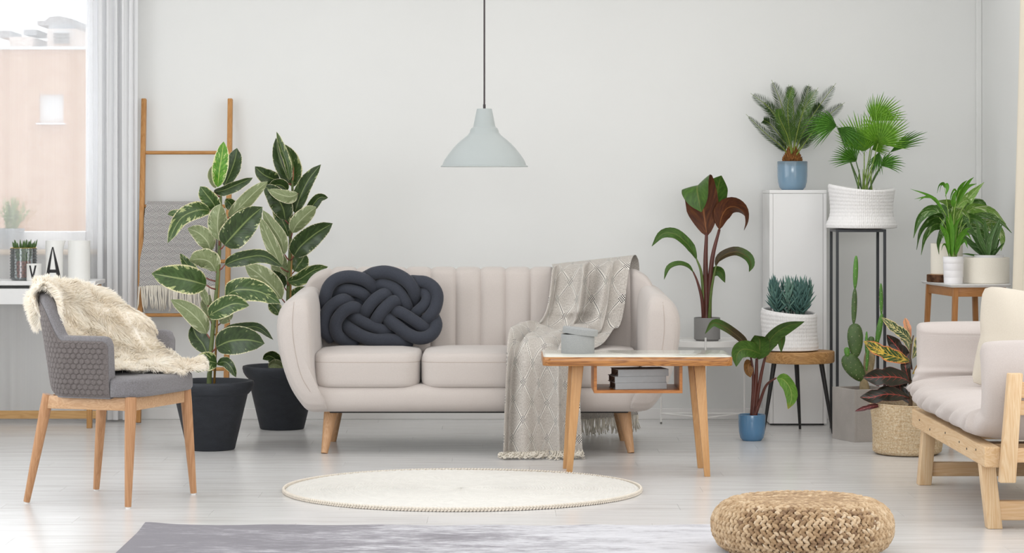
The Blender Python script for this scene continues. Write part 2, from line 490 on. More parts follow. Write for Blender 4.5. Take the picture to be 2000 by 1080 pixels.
m_pot_black = plain('black_clay', '292c32', 0.62, 0.18, 14, 0.4, 130, 0.4, stretch=(1, 1, 2.5))
m_pot_grey = plain('grey_ceramic', '817f7d', 0.6, 0.03, 9, 0.05, 300)
m_pot_white = plain('white_ceramic', 'eeecee', 0.4, 0.01, 9)
m_soil = plain('potting_soil', '3a2c22', 1.0, 0.5, 60, 1.0, 90, 0.1)
m_soil_pale = plain('dry_soil', '8a6d58', 1.0, 0.3, 60, 1.0, 90, 0.1)
m_lamp = plain('lamp_enamel', 'a5abaa', 0.38, 0.01, 4, 0, 1, 0.45)
m_lamp_in = plain('lamp_inside', 'e8ebe9', 0.5, 0.01, 4)
m_cord = plain('lamp_cord', '3d3537', 0.6, 0.1)
m_cup = plain('porcelain_cup', 'f1f0ec', 0.35, 0.01, 9)
m_ink = plain('black_print', '1c1a1c', 0.5, 0.02)
m_terra = plain('terracotta_inner_pot', '9a5648', 0.8, 0.1)
m_book = plain('book_cloth_grey', 'a9adb0', 0.7, 0.04, 40, 0.15, 500)
m_paper = plain('book_page_edge', '6e5c50', 0.9, 0.12, 5, 0.3, 300, stretch=(1, 1, 60))
m_rug_w = plain('braided_cotton_rug', 'dbd8d2', 0.95, 0.035, 30, 0.35, 260, 0.1)
m_rug_edge = plain('braided_rug_edge', 'ded5c8', 0.95, 0.06, 40, 0.3, 300, 0.1)

def glaze(name, top, col, rim):
    n = NT(name); z = n.sep(n.tc())[2]
    f = n.noise(n.mapv(n.tc(), (1, 1, 9)), 16, 3)
    zz = n.math('ADD', z, n.math('MULTIPLY', n.math('SUBTRACT', f, 0.5), 0.02))
    c = n.ramp(n.math('MULTIPLY', zz, 7.0), [(0.3, lin(col)), (0.85, lin(top)), (0.97, lin(rim))])
    return n.bsdf(c, 0.16, 0.5, 0, n.bump(f, 0.06, 0.001), 0.3)
m_glaze = glaze('blue_glaze', '7591a6', '7d9ab0', '6b7f8c')
m_glaze2 = glaze('deep_blue_glaze', '5680a3', '5583aa', '3a4048')

def jute_mat():
    n = NT('jute_coil'); f = n.noise(n.mapv(n.tc(), (1, 1, 1)), 120, 3, 0.7)
    c = n.ramp(f, [(0.35, lin('bfa27e')), (0.5, lin('d6c09f')), (0.68, lin('e6d8c0'))])
    return n.bsdf(c, 0.95, 0.15, 0, n.bump(f, 0.5, 0.002))
m_jute = jute_mat()
def sea_mat():
    n = NT('banana_fibre'); r = n.rand()
    f = n.noise(n.mapv(n.tc(), (1, 1, 1)), 26, 4, 0.65); g = n.noise(n.mapv(n.tc(), (9, 9, 2)), 60, 3, 0.6)
    k = n.math('ADD', n.math('MULTIPLY', f, 0.8), n.math('MULTIPLY', n.math('SUBTRACT', r, 0.5), 0.45))
    k = n.math('ADD', k, n.math('MULTIPLY', n.math('SUBTRACT', g, 0.5), 0.3))
    c = n.ramp(k, [(0.14, lin('7d624a')), (0.36, lin('ab8d6a')), (0.54, lin('ccb291')), (0.76, lin('e6d8c2'))])
    return n.bsdf(c, 0.7, 0.3, 0, n.bump(g, 0.4, 0.002))
m_sea = sea_mat()

def rug_mat():
    n = NT('faded_rug'); tc = n.tc()
    a = n.noise(n.mapv(tc, (1.2, 3.5, 1)), 1.7, 4, 0.6, 0.4)
    s = n.noise(n.mapv(tc, (4, 24, 1)), 3.0, 6, 0.75)
    x = n.sep(tc)[0]
    k = n.math('ADD', n.math('MULTIPLY', a, 0.6), n.math('MULTIPLY', s, 0.95))
    k = n.math('ADD', k, n.math('MULTIPLY', x, 0.20))
    c = n.ramp(k, [(0.60, lin('858287')), (0.73, lin('a09da2')), (0.84, lin('c6c5c9')), (1.0, lin('d4d3d7'))])
    return n.bsdf(c, 0.95, 0.15, 0, n.bump(n.noise(tc, 500, 2), 0.3, 0.002))
m_rug = rug_mat()

def basket_weave_blanket():
    n = NT('basket_weave_wool'); u, v, _ = n.sep(n.tc('UV'))
    x = n.math('MULTIPLY', u, 36.0); y = n.math('MULTIPLY', v, 36.0)
    p = n.math('MULTIPLY', n.math('ADD', x, y), 0.7071); q = n.math('MULTIPLY', n.math('SUBTRACT', x, y), 0.7071)
    c = n.math('MODULO', n.math('ABSOLUTE', n.math('ADD', n.math('FLOOR', p), n.math('FLOOR', q))), 2.0)
    s1 = n.math('FRACT', n.math('MULTIPLY', p, 4.0)); s2 = n.math('FRACT', n.math('MULTIPLY', q, 4.0))
    s = n.math('ADD', n.math('MULTIPLY', s1, c), n.math('MULTIPLY', s2, n.math('SUBTRACT', 1.0, c)))
    s = n.math('ADD', s, n.math('MULTIPLY', n.math('SUBTRACT', n.noise(n.tc(), 300, 2), 0.5), 0.3))
    col = n.ramp(s, [(0.38, lin('7d7a7b')), (0.5, lin('c9c6c2')), (0.88, lin('c9c6c2')), (0.96, lin('7d7a7b'))])
    return n.bsdf(col, 0.95, 0.1, 0, n.bump(n.noise(n.tc(), 420, 3), 0.5, 0.003), 0, 0.2)
m_herring = basket_weave_blanket()

def throw_mat():
    n = NT('diamond_throw'); u, v, _ = n.sep(n.tc('UV'))     # uv in metres
    a = n.math('DIVIDE', u, 0.145); b = n.math('DIVIDE', v, 0.165)
    p = n.math('FRACT', n.math('ADD', a, b)); q = n.math('FRACT', n.math('SUBTRACT', a, b))
    dp = n.math('MINIMUM', p, n.math('SUBTRACT', 1.0, p)); dq = n.math('MINIMUM', q, n.math('SUBTRACT', 1.0, q))
    lp = n.math('LESS_THAN', dp, 0.038); lq = n.math('LESS_THAN', dq, 0.038); wl = n.math('MAXIMUM', n.math('LESS_THAN', dp, 0.062), n.math('LESS_THAN', dq, 0.062))
    cl = n.math('MULTIPLY', n.math('LESS_THAN', dp, 0.14), n.math('LESS_THAN', dq, 0.14))
    on = n.math('MAXIMUM', n.math('MAXIMUM', lp, lq), cl)
    i = n.math('FLOOR', n.math('DIVIDE', u, 0.0052)); j = n.math('FLOOR', n.math('DIVIDE', v, 0.0062))
    ck = n.math('MODULO', n.math('ABSOLUTE', n.math('ADD', i, j)), 2.0)
    mel = n.noise(n.mapv(n.tc('UV'), (1.6, 1, 1)), 130, 4, 0.8)
    base = n.ramp(mel, [(0.33, lin('999189')), (0.62, lin('d0cac3'))])
    dots = n.ramp(ck, [(0.4, lin('2e2a2c')), (0.6, lin('eee9e1'))])
    col = n.mix(on, n.mix(wl, base, lin('e3ded6')), dots)
    h = n.math('ADD', n.noise(n.tc(), 700, 2), n.math('MULTIPLY', n.math('MULTIPLY', on, ck), 1.5))
    return n.bsdf(col, 0.95, 0.1, 0, n.bump(h, 0.35, 0.002), 0, 0.1)
m_throw = throw_mat()

def sheer_mat(name, t, col):
    n = NT(name)
    tr = n.n('ShaderNodeBsdfTransparent'); tr.inputs[0].default_value = (1, 1, 1, 1)
    d = n.n('ShaderNodeBsdfDiffuse'); d.inputs[0].default_value = lin(col)
    l = n.n('ShaderNodeBsdfTranslucent'); l.inputs[0].default_value = lin(col)
    m1 = n.n('ShaderNodeMixShader'); m1.inputs[0].default_value = 0.08; n.t.links.new(d.outputs[0], m1.inputs[1]); n.t.links.new(l.outputs[0], m1.inputs[2])
    m2 = n.n('ShaderNodeMixShader')
    w = n.noise(n.mapv(n.tc('UV'), (60, 0.4, 1)), 4, 2)
    su = n.sep(n.tc('UV'))[0]
    dn = n.math('MULTIPLY', n.math('SMOOTH_MIN', n.math('MULTIPLY', n.math('MAXIMUM', n.math('SUBTRACT', su, 0.42), 0.0), 6.0), 1.0, 0.1), 0.30 if t > 0.3 else 0.0)   # cloth gathered double towards its right edge
    n.put(m2.inputs[0], n.math('ADD', n.math('ADD', 1 - t - 0.015, n.math('MULTIPLY', w, 0.03)), dn, clamp=True))
    n.t.links.new(tr.outputs[0], m2.inputs[1]); n.t.links.new(m1.outputs[0], m2.inputs[2]); n.t.links.new(m2.outputs[0], n.out.inputs[0])
    return n.m
m_sheer = sheer_mat('sheer_voile', 0.60, 'fbfbfc')
m_cream_curtain = sheer_mat('cream_curtain_cloth', 0.02, 'f0e6d4')

def glass_mat(name, tint=(1, 1, 1), gl=0.06):
    n = NT(name)
    tr = n.n('ShaderNodeBsdfTransparent'); tr.inputs[0].default_value = tint + (1,)
    g = n.n('ShaderNodeBsdfGlossy'); g.inputs['Roughness'].default_value = 0.03
    fr = n.n('ShaderNodeFresnel'); fr.inputs[0].default_value = 1.45
    m = n.n('ShaderNodeMixShader'); n.put(m.inputs[0], n.math('ADD', n.math('MULTIPLY', fr.outputs[0], 0.8), gl - 0.04, clamp=True))
    n.t.links.new(tr.outputs[0], m.inputs[1]); n.t.links.new(g.outputs[0], m.inputs[2]); n.t.links.new(m.outputs[0], n.out.inputs[0])
    return n.m
m_glass = glass_mat('window_glass')
m_hobnail = glass_mat('hobnail_glass', (0.93, 0.96, 0.97), 0.14)

def top_glass():
    n = NT('white_glass_top')
    return n.bsdf(n.ramp(n.noise(n.tc(), 4, 2), [(0.3, lin('e3e2d6')), (0.7, lin('e6e5da'))]), 0.10, 0.45, 0, None, 0.15)
m_top = top_glass()

# ---- leaves
def leafmat(name, stops, vein=None, rough=0.35, margin=None, patch=None, vscale=26, trans=0.18, spec=0.5, bump=0.3, along=None):
    """uv: x along the blade, y across"""
    n = NT(name); u, v, _ = n.sep(n.tc('UV')); r = n.rand()
    e = n.math('ABSOLUTE', n.math('SUBTRACT', v, 0.5)); e = n.math('MULTIPLY', e, 2.0)
    rib = n.math('SUBTRACT', u, n.math('MULTIPLY', e, 0.22))
    off = n.math('MULTIPLY', r, 91.0)
    fe = n.noise(n.comb(n.math('MULTIPLY', rib, 9.0), n.math('MULTIPLY', v, 2.2), off), 2.0, 4, 0.6)
    col = n.ramp(fe, [(p, lin(c)) for p, c in stops])
    if along:
        col = n.mix(n.ramp(n.math('ADD', u, n.math('MULTIPLY', n.math('SUBTRACT', fe, 0.5), 0.3)), [(along[0], (0, 0, 0)), (along[1], (1, 1, 1))]), col, lin(along[2]))
    if patch:
        pf = n.noise(n.comb(n.math('MULTIPLY', rib, 7.0), n.math('MULTIPLY', e, 1.1), n.math('ADD', off, 7.0)), 1.6, 3, 0.6)
        pf = n.math('ADD', pf, n.math('MULTIPLY', n.math('SUBTRACT', e, 0.5), patch[2]))
        col = n.mix(n.ramp(pf, [(patch[1], (0, 0, 0)), (patch[1] + 0.03, (1, 1, 1))]), col, lin(patch[0]))
    if margin:
        mf = n.noise(n.comb(n.math('MULTIPLY', u, 22.0), off, v), 2.0, 3, 0.7)
        k = n.math('ADD', e, n.math('MULTIPLY', n.math('SUBTRACT', mf, 0.5), margin[2]))
        col = n.mix(n.ramp(k, [(margin[1], (0, 0, 0)), (margin[1] + 0.05, (1, 1, 1))]), col, lin(margin[0]))
    w = n.math('PINGPONG', n.math('FRACT', n.math('MULTIPLY', rib, float(vscale))), 0.5)
    if vein:
        vf = n.ramp(e, [(0.035, (1, 1, 1)), (0.075, (0, 0, 0))])
        if len(vein) > 1:
            lv = n.ramp(n.math('ADD', w, n.math('MULTIPLY', e, 0.16)), [(vein[1], (1, 1, 1)), (vein[1] + 0.06, (0, 0, 0))]); vf = n.math('MAXIMUM', vf, n.math('MULTIPLY', lv, 0.85))
        col = n.mix(vf, col, lin(vein[0]))
    return n.bsdf(col, rough, spec, 0, n.bump(w, bump, 0.0015), 0.0, 0, (trans, col))
m_fic = leafmat('rubber_leaf_top', [(0.3, '33471f'), (0.55, '46602f'), (0.75, '5c7541')], ('8d9b62',), 0.27, ('e7e0b2', 0.90, 0.42), ('a9b377', 0.60, 0.22), 30, 0.2)
m_fic_u = leafmat('rubber_leaf_under', [(0.3, '7f8c5c'), (0.6, '95a074'), (0.8, 'a6af88')], ('bcc39c',), 0.5, ('ece6c4', 0.91, 0.3), ('c3c9a4', 0.62, 0.2), 30, 0.2)
m_fic_y = leafmat('rubber_leaf_young', [(0.3, '3f7a1e'), (0.55, '67a02c'), (0.75, '8cbb45')], ('b6cc6a',), 0.25, ('efeec0', 0.88, 0.4), ('cfd98c', 0.60, 0.25), 30, 0.25)
m_fic_d = leafmat('rubber_leaf_dark', [(0.3, '2b3b1d'), (0.55, '3a4e28'), (0.75, '4a6034')], ('7f8f56',), 0.25, ('e6e0b8', 0.93, 0.3), ('93a066', 0.68, 0.2), 30, 0.2)
m_stem_g = plain('green_stem', '5d6a38', 0.55, 0.25, 40, 0.3, 120)
m_stem_b = plain('brown_stem', '5a4630', 0.7, 0.3, 40, 0.4, 120)
m_petiole = plain('red_petiole', '7d4438', 0.5, 0.2, 30)
m_bud = plain('red_bud', 'b56a50', 0.5, 0.2, 30)
m_stake = wood('bamboo_stake', '9d7a42', '765527', 'z', 0.5, 8, 0.7)
m_ban = leafmat('banana_leaf_top', [(0.3, '3c5a20'), (0.55, '4d7229'), (0.75, '638a38')], ('6e7f3a',), 0.35, ('54321f', 0.97, 0.1), None, 34, 0.2, 0.4, 0.35)
m_ban_u = leafmat('banana_leaf_under', [(0.3, '4c2c1c'), (0.55, '693a20'), (0.75, '85512a')], ('a0653a',), 0.45, None, None, 34, 0.22, 0.35, 0.4)
m_ban_d = leafmat('banana_leaf_dark', [(0.3, '3a3420'), (0.55, '4a3d24'), (0.75, '5a4a2c')], ('6e5a34',), 0.4, None, None, 34, 0.2, 0.35, 0.35, (0.45, 0.7, '4e7030'))
m_ban_y = leafmat('banana_leaf_fresh', [(0.3, '5a8a2c'), (0.55, '74a23c'), (0.75, '8fb552')], ('a3b95e',), 0.35, None, None, 34, 0.25, 0.4, 0.35, (0.85, 1.0, 'b0a53c'))
m_ban_r = leafmat('banana_leaf_rust', [(0.3, '6a4a20'), (0.6, '9a6a34')], ('b0804a',), 0.4, None, None, 30, 0.2)
m_bstem = plain('banana_stem_red', '5b2f25', 0.42, 0.3, 14, 0.1, 200, stretch=(1, 1, 0.3))
m_bstem_g = plain('banana_stem_green', '5c7030', 0.42, 0.25, 14, 0.1, 200, stretch=(1, 1, 0.3))
m_cyc = plain('cycad_leaflet', '2f4719', 0.38, 0.35, 30)
m_cyc_l = plain('cycad_leaflet_light', '50732a', 0.38, 0.3, 30)
m_rachis = plain('cycad_rachis', '7d8f3a', 0.45, 0.15, 30)
m_cyc_trunk = plain('cycad_trunk_scales', '8a5a2a', 0.85, 0.45, 70, 0.6, 120)
m_fan = leafmat('fan_palm_leaf', [(0.3, '5a8f1c'), (0.55, '76ab2a'), (0.75, '98c44a')], None, 0.38, None, None, 2, 0.3, 0.45, 0.05)
m_fan_d = leafmat('fan_palm_leaf_dark', [(0.3, '40701f'), (0.55, '528a28'), (0.75, '6ba03c')], None, 0.38, None, None, 2, 0.25, 0.45, 0.05)
m_fan_stem = plain('fan_palm_stem', '7f9a45', 0.5, 0.25, 60)
m_fan_stem_d = plain('fan_palm_stem_dark', '4e6a34', 0.5, 0.25, 60)
m_chalk = plain('chalk_stick_leaf', '4f716b', 0.55, 0.2, 40, 0, 1, 0.3)
m_chalk_l = plain('chalk_stick_leaf_pale', '6d8f82', 0.55, 0.2, 40, 0, 1, 0.3)
m_cact = plain('cactus_skin', '465f30', 0.5, 0.25, 18, 0.2, 90)
m_cact_l = plain('cactus_skin_young', '4f822d', 0.5, 0.2, 18, 0.2, 90)
m_cact_w = plain('cactus_corky', '9a8a6a', 0.9, 0.3, 30, 0.6, 90)
m_areole = plain('cactus_areole', 'd9cfa8', 0.9, 0.1)
m_cro_y = leafmat('croton_leaf_yellow', [(0.3, '2f4a26'), (0.6, '3c5a2c')], ('e8c24a', 0.10), 0.3, ('d98a52', 0.80, 0.5), ('e3c658', 0.56, 0.1), 11, 0.15)
m_cro_g = leafmat('croton_leaf_cream', [(0.3, '2c4634'), (0.6, '3a583e')], ('efe3a0', 0.11), 0.3, ('e8d8a0', 0.85, 0.5), ('d8d290', 0.58, 0.1), 11, 0.15)
m_cro_d = leafmat('croton_leaf_dark', [(0.3, '1e201b'), (0.6, '2b2b21'), (0.8, '352a24')], ('b04a40', 0.05), 0.28, ('8a3a38', 0.95, 0.2), None, 9, 0.1)
m_cro_r = leafmat('croton_leaf_red', [(0.3, '4a2024'), (0.6, '5c262a')], ('c86a6a', 0.06), 0.3, None, None, 9, 0.12)
m_cro_p = leafmat('croton_leaf_pink', [(0.3, 'd9926a'), (0.6, 'e5aa7c')], ('3d4f30', 0.10), 0.35, ('e89a78', 0.8, 0.4), None, 11, 0.2)
m_agl = leafmat('chinese_evergreen_leaf', [(0.3, '3f6028'), (0.55, '507a30'), (0.75, '60903c')], ('86a85a',), 0.3, None, ('a8c08a', 0.57, 0.05), 18, 0.22)
m_agl_l = leafmat('chinese_evergreen_pale', [(0.3, '6d9a3c'), (0.55, '86b04c'), (0.75, 'a0c268')], ('c0d48a',), 0.3, None, ('d5e2b0', 0.57, 0.05), 18, 0.25)
m_parl = leafmat('parlour_palm_leaf', [(0.3, '4c8420'), (0.55, '62a02a'), (0.75, '7ab83c')], None, 0.35, None, None, 3, 0.3, 0.45, 0.1)
m_aloe = leafmat('gasteria_leaf', [(0.3, '4a7038'), (0.55, '5c8446'), (0.75, '789a62')], None, 0.35, ('bcd0a0', 0.93, 0.2), ('a9c494', 0.66, 0.0), 9, 0.15)
m_grass_stem = plain('pale_green_stem', '8fb04e', 0.45, 0.2, 40)
m_haw = plain('haworthia_leaf', '4d6a38', 0.45, 0.25, 30)
m_sprig = plain('sill_plant_leaf', '8fa068', 0.7, 0.25, 40)
# ================= room =================
WY = 13.4; RX = 2.508; LX = -3.2; FY = -1.6; CZ = 2.75
wx0, wx1 = -2.95, P(200, 0, WY).x; wz0, wz1 = P(0, 487, WY).z, 2.45
def struct(name, g, m, smooth=False, loc=(0, 0, 0)):
    return solo(name, g, m, kind='structure', smooth=smooth, ang=None, origin=loc)
def cub(x0, x1, y0, y1, z0, z1, bev=0): return rbox(((x0 + x1) / 2, (y0 + y1) / 2, (z0 + z1) / 2), (x1 - x0, y1 - y0, z1 - z0), bev)
fl = struct('floor', cub(LX - .3, RX + .3, FY - .3, WY + .3, -0.2, -0.004), m_dark_floor)
# laminate boards, each its own piece of the floor
PWD = 0.19
rows = []
y = WY; k = 0
LENG = 1.28
pm = {}
while y > 7.4:
    y0 = y - PWD; off = -((k * 0.47) % LENG); x = LX + off
    while x < RX:
        a = max(x, LX); b = min(x + LENG, RX)
        if b - a > 0.05:
            key = round(b - a, 3)
            if key not in pm:
                pm[key] = mesh_of('floorboard', rbox((0, 0, -0.002), (b - a - 0.0006, PWD - 0.0006, 0.004), 0.0003, 1), m_floor, False)
            o = bpy.data.objects.new('floorboard', pm[key]); COL.objects.link(o); o.parent = fl; o.location = ((a + b) / 2, y - PWD / 2, 0)
        x += LENG
    y = y0; k += 1
child('floorboard_field', cub(LX, RX, FY, y, -0.004, 0), m_floor, fl, label='further laminate boards behind the viewpoint', smooth=False)
# walls
g = cub(wx1, RX + .2, WY, WY + .2, 0, CZ)
g.add(cub(LX - .2, wx0, WY, WY + .2, 0, CZ)).add(cub(wx0, wx1, WY, WY + .2, 0, wz0)).add(cub(wx0, wx1, WY, WY + .2, wz1, CZ))
struct('wall_back', g, m_wall)
ry0, ry1, rz0, rz1 = 5.5, 10.6, 0.5, 2.45
g = cub(RX, RX + .2, FY, ry0, 0, CZ); g.add(cub(RX, RX + .2, ry1, WY, 0, CZ)).add(cub(RX, RX + .2, ry0, ry1, 0, rz0)).add(cub(RX, RX + .2, ry0, ry1, rz1, CZ))
struct('wall_right', g, m_wall)
ly0, ly1 = 5.6, 11.2
g = cub(LX - .2, LX, FY, ly0, 0, CZ); g.add(cub(LX - .2, LX, ly1, WY, 0, CZ)).add(cub(LX - .2, LX, ly0, ly1, 0, .5)).add(cub(LX - .2, LX, ly0, ly1, 2.45, CZ))
struct('wall_left', g, m_wall)
struct('wall_front', cub(LX - .2, RX + .2, FY - .2, FY, 0, CZ), m_wall)
struct('ceiling', cub(LX - .2, RX + .2, FY - .2, WY + .2, CZ, CZ + .2), m_ceil)
bb = P(0, 797, WY).z
struct('baseboard_back', cub(LX, RX, WY - 0.014, WY, 0, bb, 0.003), m_base)
struct('baseboard_right', cub(RX - 0.014, RX, FY, WY - 0.014, 0, bb, 0.003), m_base)
struct('baseboard_left', cub(LX, LX + 0.014, FY, WY - 0.014, 0, bb, 0.003), m_base)
# narrow pilaster strip in the corner
struct('trim_1', cub(P(1905, 0, WY).x, RX, WY - 0.03, WY, bb, CZ, 0.004), m_wall)
# window
w1 = Thing('window_1', (0.5 * (wx0 + wx1), WY + .1, wz0), kind='structure')
fx = P(168, 0, WY + .05).x; fz = P(0, 452, WY + .05).z
g = cub(fx, wx1, WY + .04, WY + .11, wz0, wz1, .004); g.add(cub(wx0, wx0 + .08, WY + .04, WY + .11, wz0, wz1, .004))
w1.part('frame', g, m_frame_w, smooth=False)
g = cub(wx0 + .08, fx, WY + .035, WY + .105, wz0, fz, .004); g.add(cub(wx0 + .08, fx, WY + .035, WY + .105, wz1 - .08, wz1, .004))
w1.part('sash', g, m_frame_w, smooth=False)
w1.part('pane', cub(wx0 + .08, fx, WY + .07, WY + .076, fz, wz1 - .08), m_glass, smooth=False)
w1.part('window_sill', cub(wx0, P(203, 0, WY - .09).x, WY - .09, WY + .04, wz0 - .028, wz0, .008), m_sill, label='pale ash window sill')
# outside: pale brick building with a white window and roof machinery
m_brick = NT('outside_brick')
bt = m_brick.n('ShaderNodeTexBrick'); m_brick.put(bt.inputs['Vector'], m_brick.mapv(m_brick.tc(), (1, 1, 1), (PI / 2, 0, 0)))
bt.inputs['Color1'].default_value = lin('e2b593'); bt.inputs['Color2'].default_value = lin('d8a684'); bt.inputs['Mortar'].default_value = lin('ddbda2'); bt.inputs['Scale'].default_value = 5.0
bt.inputs['Mortar Size'].default_value = 0.012
m_brick = m_brick.bsdf(bt.outputs[0], 0.9, 0.1)
m_out_w = plain('outside_white', 'f4f4f4', 0.7, 0.02, 2); m_out_g = plain('outside_grey', 'b9bdc2', 0.7, 0.05, 2)
m_out_d = plain('outside_louvre', '9aa0a6', 0.7, 0.05, 2)
BD = 26.0
ground = struct('ground_outside', cub(-40, 40, 14.5, 90, -6.3, -6.2), m_out_g)
def bx(px0, px1, py0, py1, D0, D1, bev=0.0):
    a = P(px0, py0, D0); b = P(px1, py1, D0); return cub(min(a.x, b.x), max(a.x, b.x), D0, D1, min(a.z, b.z), max(a.z, b.z), bev)
ob = Thing('brick_building', (-5.5, BD + 3, -6.2), 'pale salmon brick building seen through the window beyond the sheer curtain', 'building')
top = P(0, 97, BD).z
wa, wb = P(76, 184, BD), P(124, 240, BD)
g = cub(-9, wa.x, BD, BD + 6, -6.2, top); g.add(cub(wb.x, -1, BD, BD + 6, -6.2, top)); g.add(cub(wa.x, wb.x, BD, BD + 6, -6.2, wb.z)); g.add(cub(wa.x, wb.x, BD, BD + 6, wa.z, top))
ob.part('facade', g, m_brick, smooth=False)
ob.part('parapet_cap', cub(-9.05, -.95, BD - .06, BD + .3, top, top + .03), m_out_w, smooth=False)
g = bx(76, 124, 184, 240, BD + .06, BD + .12)
f_ = ob.part('window_frame', g, m_out_w, smooth=False)
ob.part('window_ledge', bx(70, 126, 240, 243, BD - .08, BD + .06), m_out_w, smooth=False)
ru = Thing('rooftop_unit', (P(112, 0, 29).x, 29.2, top), 'grey ventilation unit with louvres on the brick building roof', 'ventilation unit')
DU = 28.6
ru.part('housing', bx(92, 148, 56, 121.8, DU, DU + 1.5), m_out_w, smooth=False)
ru.part('cowl', extrude_outline([(P(x, y, DU).x, P(x, y, DU).z) for x, y in ((70, 40), (84, 40), (94, 32), (112, 30), (138, 36), (147, 50), (147, 56), (92, 56), (92, 48), (70, 48))], DU + .1, DU + 1.3, 0), m_out_g, smooth=False)
for k in range(4):
    ru.part('louvre_slat', bx(104, 134, 64 + k * 6, 67 + k * 6, DU - .06, DU), m_out_d, smooth=False)
ru2 = Thing('rooftop_unit', (P(35, 0, 29).x, 29.2, top), 'low white roof box beside the parapet, left of the ventilation unit', 'ventilation unit')
ru2.part('housing', bx(18, 64, 72, 121.8, DU, DU + 1.2), m_out_w, smooth=False)
ru2.part('hatch', bx(0, 20, 60, 74, DU + .3, DU + 1.0), m_out_g, smooth=False)
ru2.part('hatch', bx(46, 72, 58, 68, DU + .3, DU + 1.0), m_out_g, smooth=False)

# sheer curtain in front of the window
cy = 13.262
cx0, cx1 = -3.0, P(269, 0, cy).x
dense = P(172, 0, cy).x
def cur(U, V):
    # few shallow folds before the window, close deep folds at its right edge
    U2 = np.where(U < 0.45, U / 0.45 * (dense - cx0) + cx0, dense + (U - 0.45) / 0.55 * (cx1 - dense))
    t = np.clip((U - 0.45) / 0.12, 0, 1)
    ph = np.where(U < 0.45, U / 0.45 * 2 * PI * 5.0, 2 * PI * 5 + (U - 0.45) / 0.55 * 2 * PI * 6.5)
    amp = 0.010 + 0.026 * t
    flare = 1 + 0.25 * (1 - V)
    Y = cy + amp * flare * np.sin(ph + 0.5 * np.sin(ph * 0.37) + 0.35 * V) * (1 - 0.12 * t)
    X = U2 + 0.022 * (1 - V) * np.sin(ph * 0.5 + 1.0) + 0.013 * t * np.sin(2 * ph + 0.6)
    return X, Y, 0.012 + (CZ - 0.04 - 0.012) * V
sct = Thing('sheer_curtain', (0.5 * (cx0 + cx1), cy, 0), 'white sheer floor-length curtain gathered at the window\'s right edge', 'curtain')
sct.part('voile', grid(cur, 420, 24), m_sheer, ang=None)
sct.part('curtain_track', cub(cx0, cx1 + .05, cy - .012, cy + .012, CZ - .045, CZ), m_white, smooth=False)
# cream curtain by the right wall
def cur2(U, V):
    ph = U * 2 * PI * 5
    return (2.425 - 0.06 * (1 - V) ** 1.5 + 0.030 * np.sin(ph), 10.75 + U * (1.08 + 0.06 * (1 - V)), 0.012 + (CZ - 0.052) * V)
ct2 = Thing('cream_curtain', (2.43, 11.3, 0), 'cream floor-length curtain at the right wall behind the daybed', 'curtain')
ct2.part('drape', grid(cur2, 90, 16), m_cream_curtain, ang=None)
ct2.part('curtain_track', cub(2.415, 2.44, 10.7, 11.9, CZ - .045, CZ), m_white, smooth=False)
# ================= desk and what stands on it =================
DF, DB = 12.86, 13.19
dz = P(0, 549, DF).z
dxr = P(186, 0, DF).x; dxl = -3.05
desk = Thing('desk', (-2.5, 13.0, 0), 'white-topped wall desk with a drawer and oak legs below the window', 'desk')
desk.part('desktop', cub(dxl, dxr, DF, DB, dz - .022, dz, .003), m_white, smooth=False)
zd0 = P(0, 593, DF).z
desk.part('side_panel', cub(dxr - .04, dxr - .018, DF + .012, DB - .01, zd0, dz - .022, .002), m_desk_wood, label='oak end panel of the drawer case', smooth=False)
desk.part('back_panel', cub(dxl, dxr - .04, DB - .03, DB - .015, zd0, dz - .022, .001), m_white, smooth=False)
desk.part('bottom_panel', cub(dxl, dxr - .04, DF + .02, DB - .03, zd0, zd0 + .012, .001), m_white, smooth=False)
xx = dxr - .043
for k in range(2):
    dr = desk.part('drawer', cub(xx - .48, xx - .003, DF + .002, DF + .02, zd0 - .004, dz - .038, .002), m_white, smooth=False)
    desk.part('drawer_box', cub(xx - .46, xx - .02, DF + .02, DB - .05, zd0 + .014, dz - .06), m_white, dr, smooth=False); xx -= .483
def dleg(px0, px1, D):
    a = P(px0, 0, D).x; b = P(px1, 0, D).x; return flatleg(((a + b) / 2, D + .015, 0), ((a + b) / 2, D + .015, zd0), (b - a, .03), (b - a, .03), .002)
desk.part('leg', dleg(169, 179, 12.89), m_desk_leg); desk.part('leg', dleg(193, 202, 13.14), m_desk_leg)
desk.part('leg', flatleg((-2.98, 12.905, 0), (-2.98, 12.905, zd0), (.026, .03), (.026, .03), .002), m_desk_leg)
desk.part('leg', flatleg((-2.98, 13.155, 0), (-2.98, 13.155, zd0), (.026, .03), (.026, .03), .002), m_desk_leg)
a = P(169, 0, 13.14).x
desk.part('rail', cub(-2.967, P(193, 0, 13.14).x, 13.145, 13.165, .025, .066, .002), m_desk_wood, smooth=False)
# --- hobnail vase with a succulent in a terracotta pot
def pxr(w, D): return w * D / F
D = 12.98; c = P(46, 0, D)
v = Thing('hobnail_vase', (c.x, D, dz), 'clear hobnail glass vase holding a potted succulent on the desk', 'vase')
zt = P(0, 484, D).z - dz; r = pxr(25, D)
v.part('glass_wall', lathe([(r * .9, .002), (r, .008), (r, zt), (r - .004, zt), (r - .004, .012), (.002, .01)], 36, (c.x, D, dz)), m_hobnail)
hob = Geo()
bmx = bmesh.new(); bmesh.ops.create_icosphere(bmx, subdivisions=1, radius=1); ico = from_bm(bmx)
nz = 11; na = 20
for j in range(nz):
    for k in range(na):
        a = 2 * PI * (k + .5 * (j % 2)) / na; z = .012 + (zt - .02) * j / (nz - 1)
        hob.add(Geo([(c.x + r * math.cos(a) + p[0] * .0045, D + r * math.sin(a) + p[1] * .0045, dz + z + p[2] * .0045) for p in ico.v], ico.f))
